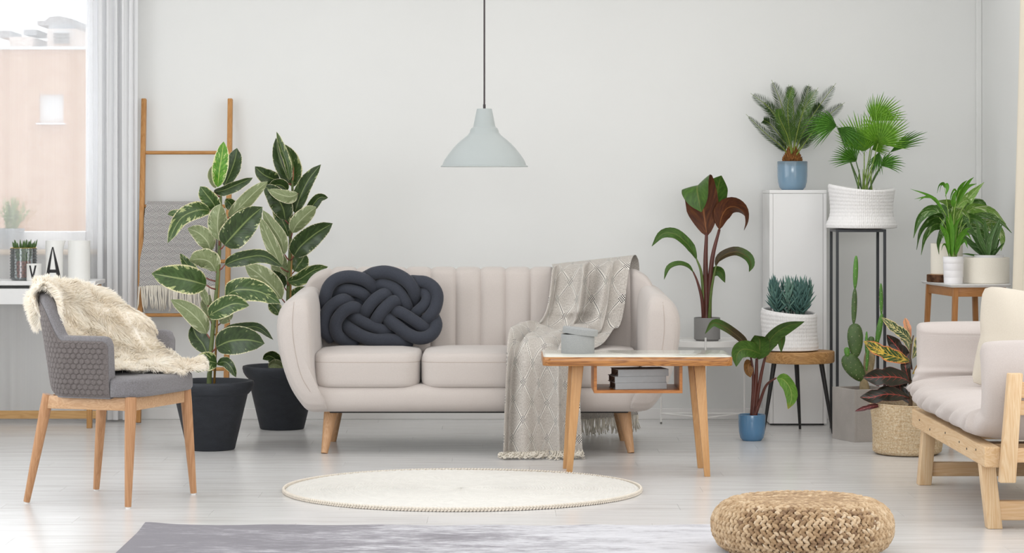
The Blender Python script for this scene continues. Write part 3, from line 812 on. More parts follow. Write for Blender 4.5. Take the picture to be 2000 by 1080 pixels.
v.part('hobnails', hob, m_hobnail, kind='stuff')
v.part('gilt_rim', tube([(c.x + (r + .001) * math.cos(t), D + (r + .001) * math.sin(t), dz + zt) for t in np.linspace(0, 2 * PI, 33)], .0014, 6, False), plain('gilt', 'c9a24a', 0.3, 0.05, metal=0.8))
s = Thing('potted_succulent', (c.x, D, dz + .012), 'small green succulent in a terracotta pot inside the hobnail glass vase', 'succulent')
zz = dz + .0125
s.part('inner_pot', lathe([(.026, 0), (.034, .006), (.036, .086), (.032, .086), (.03, .08), (.001, .078)], 24, (c.x, D, zz)), m_terra)
rootg = lathe([(.030, .08), (.040, .11), (.050, .15), (.054, zt - .016), (.002, zt - .012)], 20, (c.x, D, zz))
s.part('leafy_body', rootg, m_haw)
for k in range(34):
    a = RN.random() * 6.28; q = math.sqrt(RN.random()) * .052
    b = Vector((c.x + q * math.cos(a), D + q * math.sin(a), dz + zt - .006)); L = RN.uniform(.028, .05)
    t = b + Vector((math.cos(a) * q * .35, math.sin(a) * q * .35, L))
    s.part('leaf', tube([b, b.lerp(t, .4) + Vector((math.cos(a) * .003, 0, 0)), b.lerp(t, .8), t], [.0042, .0048, .003, .0004], 6), m_haw)
# --- printed cups
def cup(px0, px1, ytop, D, label, letter=None, pitcher=False):
    c = P((px0 + px1) / 2, 0, D); r = pxr((px1 - px0) / 2, D); h = P(0, ytop, D).z - dz
    t = Thing('porcelain_cup' if h < .12 else 'porcelain_vase', (c.x, D, dz), label, 'cup' if h < .12 else 'vase')
    def fn(U, V):
        ang = U * 2 * PI
        prof = np.interp(V, [0, .02, .48, .5, .52, .97, 1], [.94, 1, 1, 1, .96, .96, .0])
        hh = np.interp(V, [0, .02, .48, .5, .52, .97, 1], [0, .004, h - .002, h, h - .002, .006, .006])
        X = c.x + r * prof * np.cos(ang); Y = D + r * prof * np.sin(ang)
        if pitcher:
            k = np.clip((hh - h * .72) / (h * .28), 0, 1) ** 1.6 * np.clip(np.cos(ang), 0, 1) ** 4
            X = X + k * r * .32
        return X, Y, dz + hh
    t.part('body', grid(fn, 40, 40, True), m_cup)
    if letter:
        h0, w, segs = letter
        lg = Geo()
        for poly in segs:
            # polygon wrapped on the front of the cup, a thin raised print
            top_ = [];
            for (x, z) in poly:
                a = -PI / 2 + x / r
                top_.append((c.x + (r + .002) * math.cos(a), D + (r + .002) * math.sin(a), dz + z))
            bot = [(c.x + (p[0] - c.x) * .97, D + (p[1] - D) * .97, p[2]) for p in top_]
            n = len(top_)
            lg.add(Geo(top_ + bot, [tuple(range(n)), tuple(range(2 * n - 1, n - 1, -1))] + [(i, i + n, (i + 1) % n + n, (i + 1) % n) for i in range(n)]))
        t.part('printed_letter', lg, m_ink, label='black printed letter', smooth=False)
    return t
def strokes(list_):
    out = []
    for (x0, z0), (x1, z1), w, *w1 in list_:
        n = 6
        for k in range(n):   # short pieces follow the curve of the cup
            a, b = k / n, (k + 1) / n
            xa, xb = x0 + (x1 - x0) * a, x0 + (x1 - x0) * b; za, zb = z0 + (z1 - z0) * a, z0 + (z1 - z0) * b
            wa_ = w + ((w1[0] if w1 else w) - w) * a; wb_ = w + ((w1[0] if w1 else w) - w) * b
            out.append([(xa - wa_ / 2, za), (xa + wa_ / 2, za), (xb + wb_ / 2, zb), (xb - wb_ / 2, zb)])
    return out
u = 12.9 / F
D = 12.92; zA = P(0, 482, D).z - dz; w = .012
A = strokes([((-12.5 * u, .01), (-.4 * u, zA), 8.5 * u, 1.6 * u), ((12.5 * u, .01), (.4 * u, zA), 8.5 * u, 1.6 * u)])
zb = P(0, 529, D).z - dz
for k in range(6):
    x0 = -8 * u + 16 * u * k / 6; x1 = -8 * u + 16 * u * (k + 1) / 6
    A.append([(x0, zb - .008), (x1, zb - .008), (x1, zb + .008), (x0, zb + .008)])
cup(89, 123, 470, D, 'tall white porcelain jug printed with a large black A', (0, 0, A), True)
D = 12.90
zV = P(0, 518, D).z - dz
cup(52, 81, 515, D, 'small white porcelain cup printed with a black V', (0, 0, strokes([((-5.5 * u, zV), (0, zV - .066), 3.2 * u), ((5.5 * u, zV), (0, zV - .066), 3.2 * u)])))
cup(133, 176, 470, 12.93, 'tall plain white porcelain vase at the desk\'s right end')
# --- plant on the window sill
D = 13.40; c = P(22, 0, D); zs = wz0
sp = Thing('sill_plant', (c.x, D, zs), 'wispy pale green plant in a ribbed grey pot on the window sill', 'plant')
r1 = pxr(26, D); hz = P(0, 446, D).z - zs
def ribp(U, V):
    a = U * 2 * PI; rr = (r1 * (.62 + .38 * np.interp(V, [0, .9, .95, 1], [0, 1, 1, .85]))) * (1 + .012 * np.sin(a * 26))
    return c.x + rr * np.cos(a), D + rr * np.sin(a), zs + np.interp(V, [0, .9, .95, 1], [0, hz, hz, hz - .02])
sp.part('pot', grid(ribp, 104, 12, True), plain('ribbed_grey_pot', 'b4b8bd', 0.7, 0.03))
sp.part('soil', lathe([(r1 * .9, hz - .012), (.001, hz - .01)], 20, (c.x, D, zs), False), m_soil)
for k in range(70):
    a = RN.random() * 6.28; l = RN.uniform(.07, .175); lean = RN.uniform(0, .85) if l < .13 else RN.uniform(0, .55)
    b = Vector((c.x + RN.uniform(-.03, .03), D + RN.uniform(-.03, .03), zs + hz - .012)); t = b + Vector((math.cos(a) * l * lean, math.sin(a) * l * lean * .35, l))
    g = tube([b, b.lerp(t, .5) + Vector((0, 0, .01)), t], [.0012, .001, .0006], 4)
    for q in range(14):
        p = b.lerp(t, RN.uniform(.35, 1)); d = Vector((RN.uniform(-1, 1), RN.uniform(-.6, .6), RN.uniform(.1, 1))).normalized() * RN.uniform(.008, .016)
        n_ = d.cross(Vector((RN.uniform(-1, 1), RN.uniform(-1, 1), 0.3))).normalized() * .0028
        g.add(Geo([tuple(p), tuple(p + d * .5 + n_), tuple(p + d), tuple(p + d * .5 - n_)], [(0, 1, 2, 3)]))
    sp.part('sprig', g, m_sprig)

# ================= ladder and blanket =================
lt, lb = 13.345, 13.13
def LD(z): return lb + (lt - lb) * z / 1.675
xl = P(270, 0, lb).x; xr = -1.415
lad = Thing('leaning_ladder', ((xl + xr) / 2, 13.2, 0), 'oak leaning ladder against the wall beside the window curtain', 'ladder')
for x in (xl, xr):
    lad.part('side_rail', beam((x, lb, .006), (x, lt, 1.675), (.027, .04), (.025, .036), (1, 0, 0), .004), m_ladder)
for y in (298, 403, 510, 614, 718):
    z = P(0, y, 13.27).z
    lad.part('rung', tube([(xl + .01, LD(z), z), (xr - .01, LD(z), z)], .0095, 12), m_ladder_x)
# blanket folded over the second rung
zr = P(0, 403, 13.27).z; dr_ = LD(zr)
xa, xb = P(285, 0, 13.22).x, P(421, 0, 13.22).x
z_end = P(0, 562, 13.1).z
def blk(U, V):
    # V: 0 = behind low, through top, to front hem at 1
    s = np.array([0, .30, .36, .40, .44, .50, .75, 1.0])
    yy = np.array([dr_ + .035, dr_ + .026, dr_ + .018, dr_ - .002, dr_ - .022, dr_ - .034, dr_ - .062, dr_ - .095])
    z_ = np.array([zr - .26, zr - .04, zr + .012, zr + .026, zr + .012, zr - .04, (zr + z_end) / 2 - .02, z_end])
    Y = np.interp(V, s, yy); Z = np.interp(V, s, z_)
    k = np.clip((V - .4) / .6, 0, 1)
    X = xa + (xb - xa) * U - k * .026 * (1 - U) * 1.3 + .004 * np.sin(V * 21 + U * 2) * (1 - U)
    Y = Y - k * (.008 * np.sin(U * 9 + 1) + .006 * np.sin(U * 17 + V * 3))
    Z = Z + .006 * np.sin(U * 7) * k
    return X, Y, Z
bl = Thing('woven_blanket', ((xa + xb) / 2, dr_, zr - .4), 'grey basket-weave wool blanket with cream fringe hung over the ladder', 'blanket')
g = grid(blk, 48, 70)
g.uv = [[(p[0] * .36, p[1] * .84) for p in w] for w in g.uv]
bl.part('cloth', g, m_herring, ang=None)
U = np.linspace(0, 1, 62)
X, Y, Z = blk(U, np.ones_like(U))
fr = Geo()
for i in range(62):
    L = RN.uniform(.10, .135); dx = RN.uniform(-.01, .01); p = Vector((X[i], Y[i] + RN.uniform(-.004, .004), Z[i] + .004))
    fr.add(tube([p, p + Vector((dx * .5 + RN.uniform(-.004, .004), -.004, -L * .4)), p + Vector((dx, RN.uniform(-.006, .002), -L * .75)), p + Vector((dx * 1.4 + RN.uniform(-.006, .006), 0, -L))], [.0034, .0036, .0036, .0028], 5))
bl.part('fringe', fr, m_fringe, kind='stuff', ang=None)

# ================= grey armchair with sheepskin =================
def fl_(x, y): p = P(x, y, FD(y)); return Vector((p.x, p.y, 0))
L1, L2, L3, L4 = fl_(52, 983), fl_(250, 993), fl_(378, 966), fl_(188, 958)
cc = (L1 + L2 + L3 + L4) / 4; ef = ((L2 - L1) + (L3 - L4)).normalized(); el = Vector((-ef.y, ef.x, 0))
def CW(f, l, z): return cc + ef * f + el * l + Vector((0, 0, z))
ch = Thing('upholstered_armchair', tuple(cc), 'grey quilted armchair on ash legs under the sheepskin', 'armchair')
def rl(v): d = v - cc; return d.dot(ef), d.dot(el)
zs0 = .415
for q, (tf, tl) in ((L1, (-.155, -.215)), (L2, (.205, -.225)), (L3, (.205, .225)), (L4, (-.155, .215))):
    top = CW(tf, tl, zs0 + .004)
    ch.part('leg', tube([q + Vector((0, 0, .006)), q.lerp(top, .5), q.lerp(top, .85), top], [.0125, .0185, .022, .022], 16), m_chair_leg)
    ch.part('glide', lathe([(.009, 0), (.009, .008)], 10, tuple(q), True, True), m_white)
for (a, b) in (((.205, -.2), (.205, .2)), ((-.155, -.2), (-.155, .2)), ((-.15, -.222), (.2, -.222)), ((-.15, .222), (.2, .222))):
    ch.part('apron', beam(CW(a[0], a[1], zs0 - .024), CW(b[0], b[1], zs0 - .024), (.02, .05), (.02, .05), tuple(ef if abs(a[1] - b[1]) > .1 else el), .003), m_chair_rail)
# shell: U-shaped wall
f0, AF, BL = -.035, .165, .275
arm_h, back_h = .648, .805
ss = np.linspace(0, 1, 401)
fr_f = .135; straight = fr_f - f0
arcl = PI / 2 * (AF + BL) * .97
tot = 2 * straight + arcl
def plan(U):
    s = U * tot
    th = np.clip((s - straight) / arcl, 0, 1) * PI      # 0 near side .. PI far side
    f = np.where(s < straight, fr_f - s, np.where(s > tot - straight, f0 + (s - (tot - straight)), f0 - AF * np.sin(th) ** .9))
    l = np.where(s < straight, -BL, np.where(s > tot - straight, BL, -BL * np.cos(th)))
    nf = np.where(s < straight, 0, np.where(s > tot - straight, 0, -np.sin(th) * BL)); nl = np.where(s < straight, -1, np.where(s > tot - straight, 1, -np.cos(th) * AF))
    q = np.hypot(nf, nl)
    return f, l, nf / q, nl / q, s, th
def height(U):
    f, l, nf, nl, s, th = plan(U)
    k = np.clip((np.sin(th) - .12) / .62, 0, 1); k = k * k * (3 - 2 * k)
    h = arm_h + (back_h - arm_h) * k
    e = np.minimum(s, tot - s); q = np.clip(e / .03, 0, 1)
    return h - .028 * (1 - np.sqrt(1 - (1 - q) ** 2))
def toW(f, l, z): return cc.x + ef.x * f + el.x * l, cc.y + ef.y * f + el.y * l, z
def shell_pt(U, off, zf):
    """off: outwards offset, zf: 0 bottom .. 1 top"""
    f, l, nf, nl, s, th = plan(U); h = height(U)
    z = zs0 - .004 + (h - zs0 + .004) * zf
    lean = np.sin(th) * .20 * (z - zs0)          # the back leans outwards
    taper = -.010 * (1 - zf) - .008 * np.clip((.06 - (z - zs0)) / .06, 0, 1) ** 2
    return f + nf * (off + lean + taper), l + nl * (off + lean * .25 + taper), z
TH = .052
def shell(U, V):
    # closed loop: outside up, over the rim, inside down, under
    off = np.interp(V, [0, .36, .44, .5, .56, .9, 1], [0, 0, -TH * .12, -TH * .5, -TH * .88, -TH, 0])
    zf = np.interp(V, [0, .36, .44, .5, .56, .9, 1], [0, .93, .985, 1, .985, 0.02, 0])
    return toW(*shell_pt(U, off, zf))
g = grid(shell, 120, 56, False, True)
mu = 121
g.f.append(tuple(j * mu for j in range(56))); g.uv.append([(0, 0)] * 56)
g.f.append(tuple(j * mu + mu - 1 for j in range(55, -1, -1))); g.uv.append([(0, 0)] * 56)
sh = ch.part('shell', g, m_felt, ang=1.2)
def quilt(U, V):
    f, l, nf, nl, s, th = plan(U); h = height(U)
    a = s / .0245; b = (zs0 + (h - zs0) * V - zs0) / .0245
    # hexagon cells
    def hexd(x, y):
        r = np.array([1, 1.7320508]); 
        ax = np.mod(x, 1) - .5; ay = np.mod(y, 1.7320508) - .8660254
        bx_ = np.mod(x - .5, 1) - .5; by = np.mod(y - .8660254, 1.7320508) - .8660254
        da = ax ** 2 + ay ** 2; db = bx_ ** 2 + by ** 2
        gx = np.abs(np.where(da < db, ax, bx_)); gy = np.abs(np.where(da < db, ay, by))
        return .5 - np.maximum(gx, gx * .5 + gy * .8660254)
    e = np.clip(hexd(a, b) / .17, 0, 1); hgt = .0055 * (1 - (1 - e) ** 2.2)
    edge = np.clip(np.minimum(V, 1 - V) / .05, 0, 1) * np.clip(np.minimum(s, tot - s) / .03, 0, 1)
    return toW(*shell_pt(U, .0015 + hgt * edge, .02 + V * .90))
ch.part('quilted_cover', grid(quilt, 420, 150), m_felt_out, sh, label='hexagon quilted outer cover', ang=None)
# seat
def seat(U, V):
    a = U * 2 * PI; ce, se = np.cos(a), np.sin(a); n = 5.0
    den = (np.abs(ce) ** n + np.abs(se) ** n) ** (-1 / n)
    rr = np.interp(V, [0, .12, .3, .5, .7, .8, .9, 1], [0, .97, 1, 1.0, .99, .95, .86, 0])
    zz = np.interp(V, [0, .12, .3, .5, .7, .8, .9, 1], [0, 0, .012, .038, .062, .071, .075, .078])
    f = .035 + ce * den * .225 * rr; l = se * den * .268 * rr
    f = np.maximum(f, -.135); l = np.where(f < .13, np.clip(l, -.222, .222), l); l = np.where(f < -.02, np.clip(l, -.20, .20), l)
    return toW(f, l, zs0 + .002 + zz)
ch.part('seat', grid(seat, 72, 28, True), m_felt, ang=1.4)

# sheepskin
SL = [(-.20, .69, -.16), (-.215, .735, -.185), (-.215, .785, -.205), (-.195, .828, -.213), (-.155, .832, -.218), (-.12, .785, -.222), (-.10, .70, -.222), (-.085, .60, -.218), (-.04, .525, -.215), (.06, .507, -.20), (.13, .503, -.13), (.20, .50, 0.0), (.25, .487, .05)]
SM = [(-.285, .665, -.03), (-.30, .73, -.03), (-.30, .79, -.02), (-.285, .832, -.01), (-.245, .838, 0), (-.205, .785, 0), (-.18, .70, .01), (-.15, .60, .01), (-.085, .525, .02), (.05, .505, .03), (.15, .503, .07), (.225, .50, .13), (.27, .488, .15)]
SR = [(-.245, .67, .10), (-.265, .73, .14), (-.265, .785, .17), (-.24, .825, .19), (-.165, .805, .21), (-.06, .745, .222), (.03, .68, .232), (.10, .61, .238), (.155, .552, .242), (.195, .525, .248), (.235, .51, .25), (.268, .503, .245), (.292, .487, .23)]
SA = [np.array(spl(q, 200)) for q in (SL, SM, SR)]
def skin(U, V):
    i = V * 200; i0 = np.clip(i.astype(int), 0, 199); t = (i - i0)[..., None]
    A, B, C = [S[i0] * (1 - t) + S[i0 + 1] * t for S in SA]
    u = U[..., None]
    Q = A * (2 * (u - .5) * (u - 1)) + B * (4 * u * (1 - u)) + C * (2 * u * (u - .5))
    f, l, z = Q[..., 0], Q[..., 2], Q[..., 1]
    k = np.clip((V - .62) / .1, 0, 1)
    wob = .007 * np.sin(l * 31 + V * 14) + .006 * np.sin(V * 37 + l * 9)
    return toW(f + wob * (1 - k), l, z + wob * k + .010 * k)
hd = Thing('sheepskin', tuple(CW(0, 0, .5)), 'fluffy cream sheepskin draped over the grey armchair', 'sheepskin')
hd.part('hide', grid(skin, 40, 90), m_hide, ang=None)
NF = 46000
u_ = NP.random(NF); v_ = NP.random(NF)
edge = NP.random(NF) < .08
u_ = np.where(edge, np.where(NP.random(NF) < .5, .004, .996), u_)
def sk(u, v): return np.stack([np.asarray(q, float) + 0 * u for q in skin(u, np.clip(v, 0, 1))], -1)
p0 = sk(u_, v_); du = sk(np.clip(u_ + .01, 0, 1), v_) - sk(np.clip(u_ - .01, 0, 1), v_); dv = sk(u_, v_ + .008) - sk(u_, v_ - .008)
nn = np.cross(du, dv); nn /= np.linalg.norm(nn, axis=1, keepdims=True) + 1e-9
cm = np.array(CW(.1, 0, .75)); upv = np.array([0, 0, 1.0])
nn = np.where((np.sum(nn * ((np.where((v_ < .3)[:, None], p0 - np.array(CW(-.2, 0, .5)), cm - p0))), 1) < 0)[:, None], -nn, nn)
dvn = dv / (np.linalg.norm(dv, axis=1, keepdims=True) + 1e-9); dun = du / (np.linalg.norm(du, axis=1, keepdims=True) + 1e-9)
clump = np.stack([np.sin(p0[:, 0] * 61 + p0[:, 2] * 37) + np.sin(p0[:, 1] * 83), np.sin(p0[:, 1] * 67 + p0[:, 2] * 53), np.sin(p0[:, 0] * 57 - p0[:, 1] * 49 + p0[:, 2] * 71)], 1)
side = np.where(u_ > .9, 1.0, np.where(u_ < .1, -1.0, 0.0))[:, None] * dun
d = nn * .62 + dvn * (.35 * np.where(v_ < .25, -1, 1))[:, None] + clump * .26 + NP.normal(0, .16, (NF, 3)) + side * .9 + np.array([0, 0, -.18])
d /= np.linalg.norm(d, axis=1, keepdims=True)
Ln = NP.uniform(.018, .033, NF)[:, None]
wv = np.cross(d, NP.normal(0, 1, (NF, 3))); wv /= np.linalg.norm(wv, axis=1, keepdims=True) + 1e-9
cl2 = clump * .005
q0 = p0 - nn * .002; q1 = p0 + d * Ln * .4; q2 = p0 + d * Ln * .78 + cl2 + np.array([0, 0, -.002]); q3 = p0 + d * Ln + cl2 * 1.8 + np.array([0, 0, -.004])
w0 = .0014
V8 = np.stack([q0 - wv * w0, q0 + wv * w0, q1 - wv * w0 * 1.15, q1 + wv * w0 * 1.15, q2 - wv * w0 * .8, q2 + wv * w0 * .8, q3], 1).reshape(-1, 3)
b = (np.arange(NF) * 7)[:, None]
ff = np.concatenate([b + np.array([0, 1, 3, 2]), b + np.array([2, 3, 5, 4])], 0).tolist() + (b + np.array([4, 5, 6])).tolist()
hd.part('wool', Geo(V8.tolist(), ff), m_wool, kind='stuff', ang=None)
# ================= sofa =================
SX = P(935, 0, 11.9).x
sofa = Thing('sofa', (SX, 11.95, 0), 'beige three-seat sofa with channel-tufted back on tapered beech legs', 'sofa')
DFR = 11.56
def px(x, D=DFR): return P(x, 0, D).x
def pz(y, D=DFR): return P(0, y, D).z
# seat base
sofa.part('seat_base', rbox(((px(597) + px(1272)) / 2, 11.98, (pz(806) + pz(752)) / 2), (px(1272) - px(597), .84, pz(752) - pz(806)), .055, 6), m_sofa, ang=1.2)
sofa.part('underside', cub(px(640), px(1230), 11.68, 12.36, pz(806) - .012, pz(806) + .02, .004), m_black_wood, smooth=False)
# arms: egg-shaped section swept from front to back
ARM = [(640, 806), (604, 805), (584, 787), (563, 752), (546, 700), (539, 652), (541, 618), (553, 594), (572, 581), (592, 578), (604, 588), (609, 612), (611, 650), (613, 700), (619, 750), (638, 790)]
def arm(sidepx):
    if sidepx > 0: pts = [(1870 - x, y) for x, y in ARM]
    else: pts = ARM
    if sidepx > 0: pts = [(x - 1.0, y - 2) for x, y in pts]
    W2 = [(px(x), pz(y)) for x, y in pts]
    o = spl(W2 + [W2[0]], 64)[:-1]; o = np.array(o)
    cx_ = o[:, 0].mean(); cz_ = o[:, 1].mean()
    def fn(U, V):
        i = np.round(U * 64).astype(int) % 64
        ox, oz = o[i, 0] - cx_, o[i, 1] - cz_
        q = np.interp(V, [0, .05, .12, .2, .3, .42, .9, .96, 1], [0, .45, .72, .86, .95, 1, 1, .9, .0])
        yy = np.interp(V, [0, .05, .12, .2, .3, .42, .9, .96, 1], [11.515, 11.517, 11.525, 11.54, 11.565, 11.61, 12.30, 12.35, 12.36])
        gr = 1 + .10 * np.clip((V - .4) / .5, 0, 1) * (oz > 0)
        sh_ = .005 * np.clip((V - .45) / .5, 0, 1) * (-1 if sidepx > 0 else 1)
        return cx_ + ox * q + sh_, yy, cz_ + oz * q * gr
    return grid(fn, 64, 60, True, False), o, (cx_, cz_)
for s_ in (-1, 1):
    g, o, c0 = arm(s_)
    a_ = sofa.part('armrest', g, m_sofa, ang=None)
    # seam running over the arm front
    fx_ = lambda x: x if s_ < 0 else 1869 - x
    sp_ = spl([(fx_(574), 590, 11.545), (fx_(572), 640, 11.528), (fx_(578), 690, 11.526), (fx_(590), 735, 11.532), (fx_(607), 765, 11.56)], 30)
    bv = BVHTree.FromPolygons([Vector(q) for q in g.v], g.f); line = []
    for q in sp_:
        p = P(q[0], q[1], 11.54); h = bv.ray_cast(Vector((p.x, 11, p.z)), Vector((0, 1, 0)))[0]
        if h: line.append(h + Vector((0, -.0006, 0)))
    sofa.part('seam', tube(line, .0014, 5), m_seam, a_)
# back channels
ch_edges = [-2, 0] 
CH = 48.6; x0c = 598.5
bxs = [x0c + CH * k for k in range(15)]
bxs[-1] = 1274
XL, XR = px(592, 12.25), px(1280, 12.25)
def topz(X):
    e = np.minimum(X - XL, XR - X); q = np.clip(e / .17, 0, 1)
    return pz(520, 12.32) - .135 * (1 - np.sqrt(np.clip(1 - (1 - q) ** 2.2, 0, 1)))
def channel(xa, xb, first=False, last=False):
    xa, xb = px(xa, 12.25), px(xb, 12.25)
    def fn(U, V):
        X = xa + (xb - xa) * U
        zt = topz(X)
        puff = (1 - np.abs(2 * U - 1) ** 5)
        wing = np.clip((.16 - np.minimum(X - XL, XR - X)) / .16, 0, 1) ** 1.5 * .16     # ends wrap forward
        s = np.array([0, .42, .5, .56, .62, .70, 1.0])
        yf = np.array([12.13, 12.215, 12.235, 12.262, 12.32, 12.375, 12.40])
        zk = np.array([0, .86, .95, .985, 1.0, .95, .0])
        nf = np.array([-1, -1, -.85, -.4, 0, .5, .5]); nz = np.array([0, .05, .4, .8, 1, .6, 0])
        Y = np.interp(V, s, yf) - wing * (1 - .3 * V) ; zz = np.interp(V, s, zk)
        pf = .016 * puff - .016
        Y = Y + np.interp(V, s, nf) * pf; Z = .26 + (zt - .26) * zz + np.interp(V, s, nz) * pf * .8
        return X, Y, Z
    return grid(fn, 14, 44, False, False)
for k in range(14):
    sofa.part('back_channel', channel(bxs[k], bxs[k + 1]), m_sofa, ang=None)
# seat cushions
for (a, b) in ((610, 820.5), (821.5, 1036.5), (1037.5, 1251)):
    xa, xb = px(a, 11.62), px(b, 11.62)
    zb, zt = pz(757, 11.6), pz(672, 12.1)
    def cush(U, V):
        # rounded box, slightly crowned
        a_ = U * 2 * PI; n = 7.0; ce, se = np.cos(a_), np.sin(a_); den = (np.abs(ce) ** n + np.abs(se) ** n) ** (-1 / n)
        rr = np.interp(V, [0, .08, .16, .26, .34, .56, .64, .70, .78, .88, 1], [0, .90, .965, .99, 1.0, 1.0, .992, .972, .93, .6, 0])
        zk = np.interp(V, [0, .08, .16, .26, .34, .56, .64, .70, .78, .88, 1], [0, .0, .03, .10, .2, .62, .76, .86, .93, .99, 1.0])
        edge = (1 - rr)
        hx, hy = (xb - xa) / 2, .31
        X = (xa + xb) / 2 + ce * den * (hx - .06 * (1 - rr) * 0) * rr; Y = 11.87 + se * den * hy * rr
        Z = zb + (zt - zb) * zk
        return X, Y, Z
    c_ = sofa.part('seat_cushion', grid(cush, 96, 40, True), m_sofa, ang=None)
    zs_ = zb + (zt - zb) * .70
    hx, hy = (xb - xa) / 2, .31
    loop = []
    for t in np.linspace(0, 2 * PI, 97):
        ce, se = math.cos(t), math.sin(t); den = (abs(ce) ** 7 + abs(se) ** 7) ** (-1 / 7)
        loop.append(((xa + xb) / 2 + ce * den * hx * .996, 11.87 + se * den * hy * .996, zs_))
    sofa.part('seam', tube(loop, .0014, 5, False), m_seam, c_)
# legs
for (tx, ty, D1, bx_, by, D0) in ((649, 804, 11.74, 633.5, 885, 11.66), (660, 804, 12.16, 650.5, 862, 12.22), (1216, 804, 11.74, 1232.5, 883, 11.68), (1206, 804, 12.16, 1217, 859, 12.26)):
    t = P(tx, ty, D1); b = P(bx_, by, D0); t.z = .215; b.z = 0
    sofa.part('leg', tube([b, b.lerp(t, .5), t], [.0155, .026, .036], 18), m_sofa_leg)

# ================= knot cushion =================
KS = [
 ([(800, 345, .03), (735, 262, .0), (640, 205, -.018), (480, 180, -.02), (340, 215, -.02), (250, 300, -.02), (212, 420, -.01), (195, 530, .03)], 66),
 ([(720, 450, .03), (650, 385, .0), (560, 350, -.005), (440, 335, 0), (365, 380, .02), (320, 450, .04)], 60),
 ([(520, 500, .03), (430, 450, -.02), (330, 490, -.02), (235, 585, -.01), (200, 720, 0), (215, 830, .01), (280, 900, .03)], 64),
 ([(620, 600, .03), (560, 545, -.01), (480, 555, -.025), (400, 615, -.025), (340, 710, -.02), (335, 810, -.01), (375, 890, .0), (460, 930, .02), (560, 950, .03)], 66),
 ([(985, 420, .035), (920, 385, -.012), (850, 410, -.02), (765, 480, -.02), (695, 575, -.01), (660, 660, .03)], 64),
 ([(1085, 530, .035), (1030, 470, -.012), (965, 500, -.02), (880, 585, -.02), (815, 680, -.01), (780, 760, .03)], 66),
 ([(650, 215, .04), (740, 165, .02), (800, 140, -.005), (920, 128, -.015), (1060, 165, -.02), (1175, 240, -.02), (1250, 340, -.01), (1265, 460, .03)], 70),
 ([(800, 320, .04), (860, 275, .005), (930, 280, -.005), (1030, 320, -.01), (1105, 400, -.008), (1155, 490, 0), (1180, 580, .035)], 62),
 ([(1230, 235, .035), (1300, 240, .0), (1390, 250, -.012), (1480, 310, -.015), (1525, 410, -.015), (1500, 550, -.015), (1430, 650, -.01), (1340, 740, .03)], 66),
 ([(1300, 390, .03), (1370, 370, .0), (1405, 420, -.01), (1380, 500, -.01), (1310, 570, -.005), (1230, 640, .03)], 58),
 ([(985, 600, .03), (1060, 590, -.012), (1150, 630, -.02), (1260, 700, -.02), (1360, 770, -.01), (1430, 800, .03)], 62),
 ([(900, 620, .03), (970, 700, -.008), (1060, 770, -.015), (1170, 850, -.02), (1290, 900, -.02), (1400, 890, -.02), (1480, 830, -.01), (1510, 740, .0), (1480, 660, .03)], 68),
 ([(510, 640, .03), (590, 680, -.005), (690, 735, -.012), (790, 775, -.012), (880, 810, -.005), (970, 840, .03)], 62),
 ([(440, 740, .03), (520, 810, -.005), (640, 880, -.012), (780, 925, -.015), (930, 925, -.01), (1080, 940, .0), (1180, 960, .03)], 70),
]
kg = Geo()
for pts, r in KS:
    w3 = []
    for (x, y, d) in pts:
        yy = 510 + y / 6; xx = 600 + x / 6
        D = 12.02 + (672 - yy) / 150 * .075 + d * 1.15
        w3.append(P(xx, yy, D))
    kg.add(rtube(w3, r / 6 * 12.05 / F * 1.13, 26, 16))
# stuffing core seen through the gaps
for pts in ([(260, 620, .05), (520, 620, .06), (860, 520, .06), (1180, 480, .06), (1400, 480, .05)], [(300, 780, .05), (620, 780, .06), (1000, 760, .06), (1420, 720, .05)], [(330, 400, .055), (420, 290, .05), (640, 290, .055), (900, 210, .055), (1100, 300, .06), (1400, 380, .05)], [(300, 480, .055), (600, 470, .055), (900, 350, .055)]):
    kg.add(rtube([P(600 + x / 6, 510 + y / 6, 12.02 + (162 - y / 6) / 150 * .075 + d) for x, y, d in pts], .040, 20, 12))
knot = solo('knot_cushion', kg, m_jersey, 'charcoal knotted tube cushion at the left end of the sofa', 'cushion', ang=None)

# ================= throw blanket =================
ST = [  # left px, right px, left y, right y, depth
 (1128, 1246, 822, 812, 12.53), (1115, 1248, 660, 650, 12.51), (1092, 1248, 545, 530, 12.475), (1080, 1243, 520, 502, 12.42), (1074, 1236, 517, 500, 12.34), (1070, 1230, 530, 520, 12.24), (1066, 1224, 560, 555, 12.195), (1058, 1218, 602, 602, 12.155), (1044, 1208, 632, 640, 12.11),
 (1026, 1196, 651, 662, 12.02), (1010, 1180, 657, 676, 11.86), (998, 1160, 660, 688, 11.68), (988, 1140, 668, 696, 11.56), (983, 1128, 690, 716, 11.515), (980, 1128, 735, 750, 11.50), (977, 1130, 800, 812, 11.485), (974, 1133, 884, 880, 11.46)]
SS = np.array(spl([(P(a, c, D).x, P(b, d, D).x, P(0, c, D).z, P(0, d, D).z, D) for a, b, c, d, D in ST], 160))
seg = np.linalg.norm(np.diff(np.stack([(SS[:, 0] + SS[:, 1]) / 2, (SS[:, 2] + SS[:, 3]) / 2, SS[:, 4]], 1), axis=0), axis=1)
arc = np.concatenate([[0], np.cumsum(seg)])
WID = .74
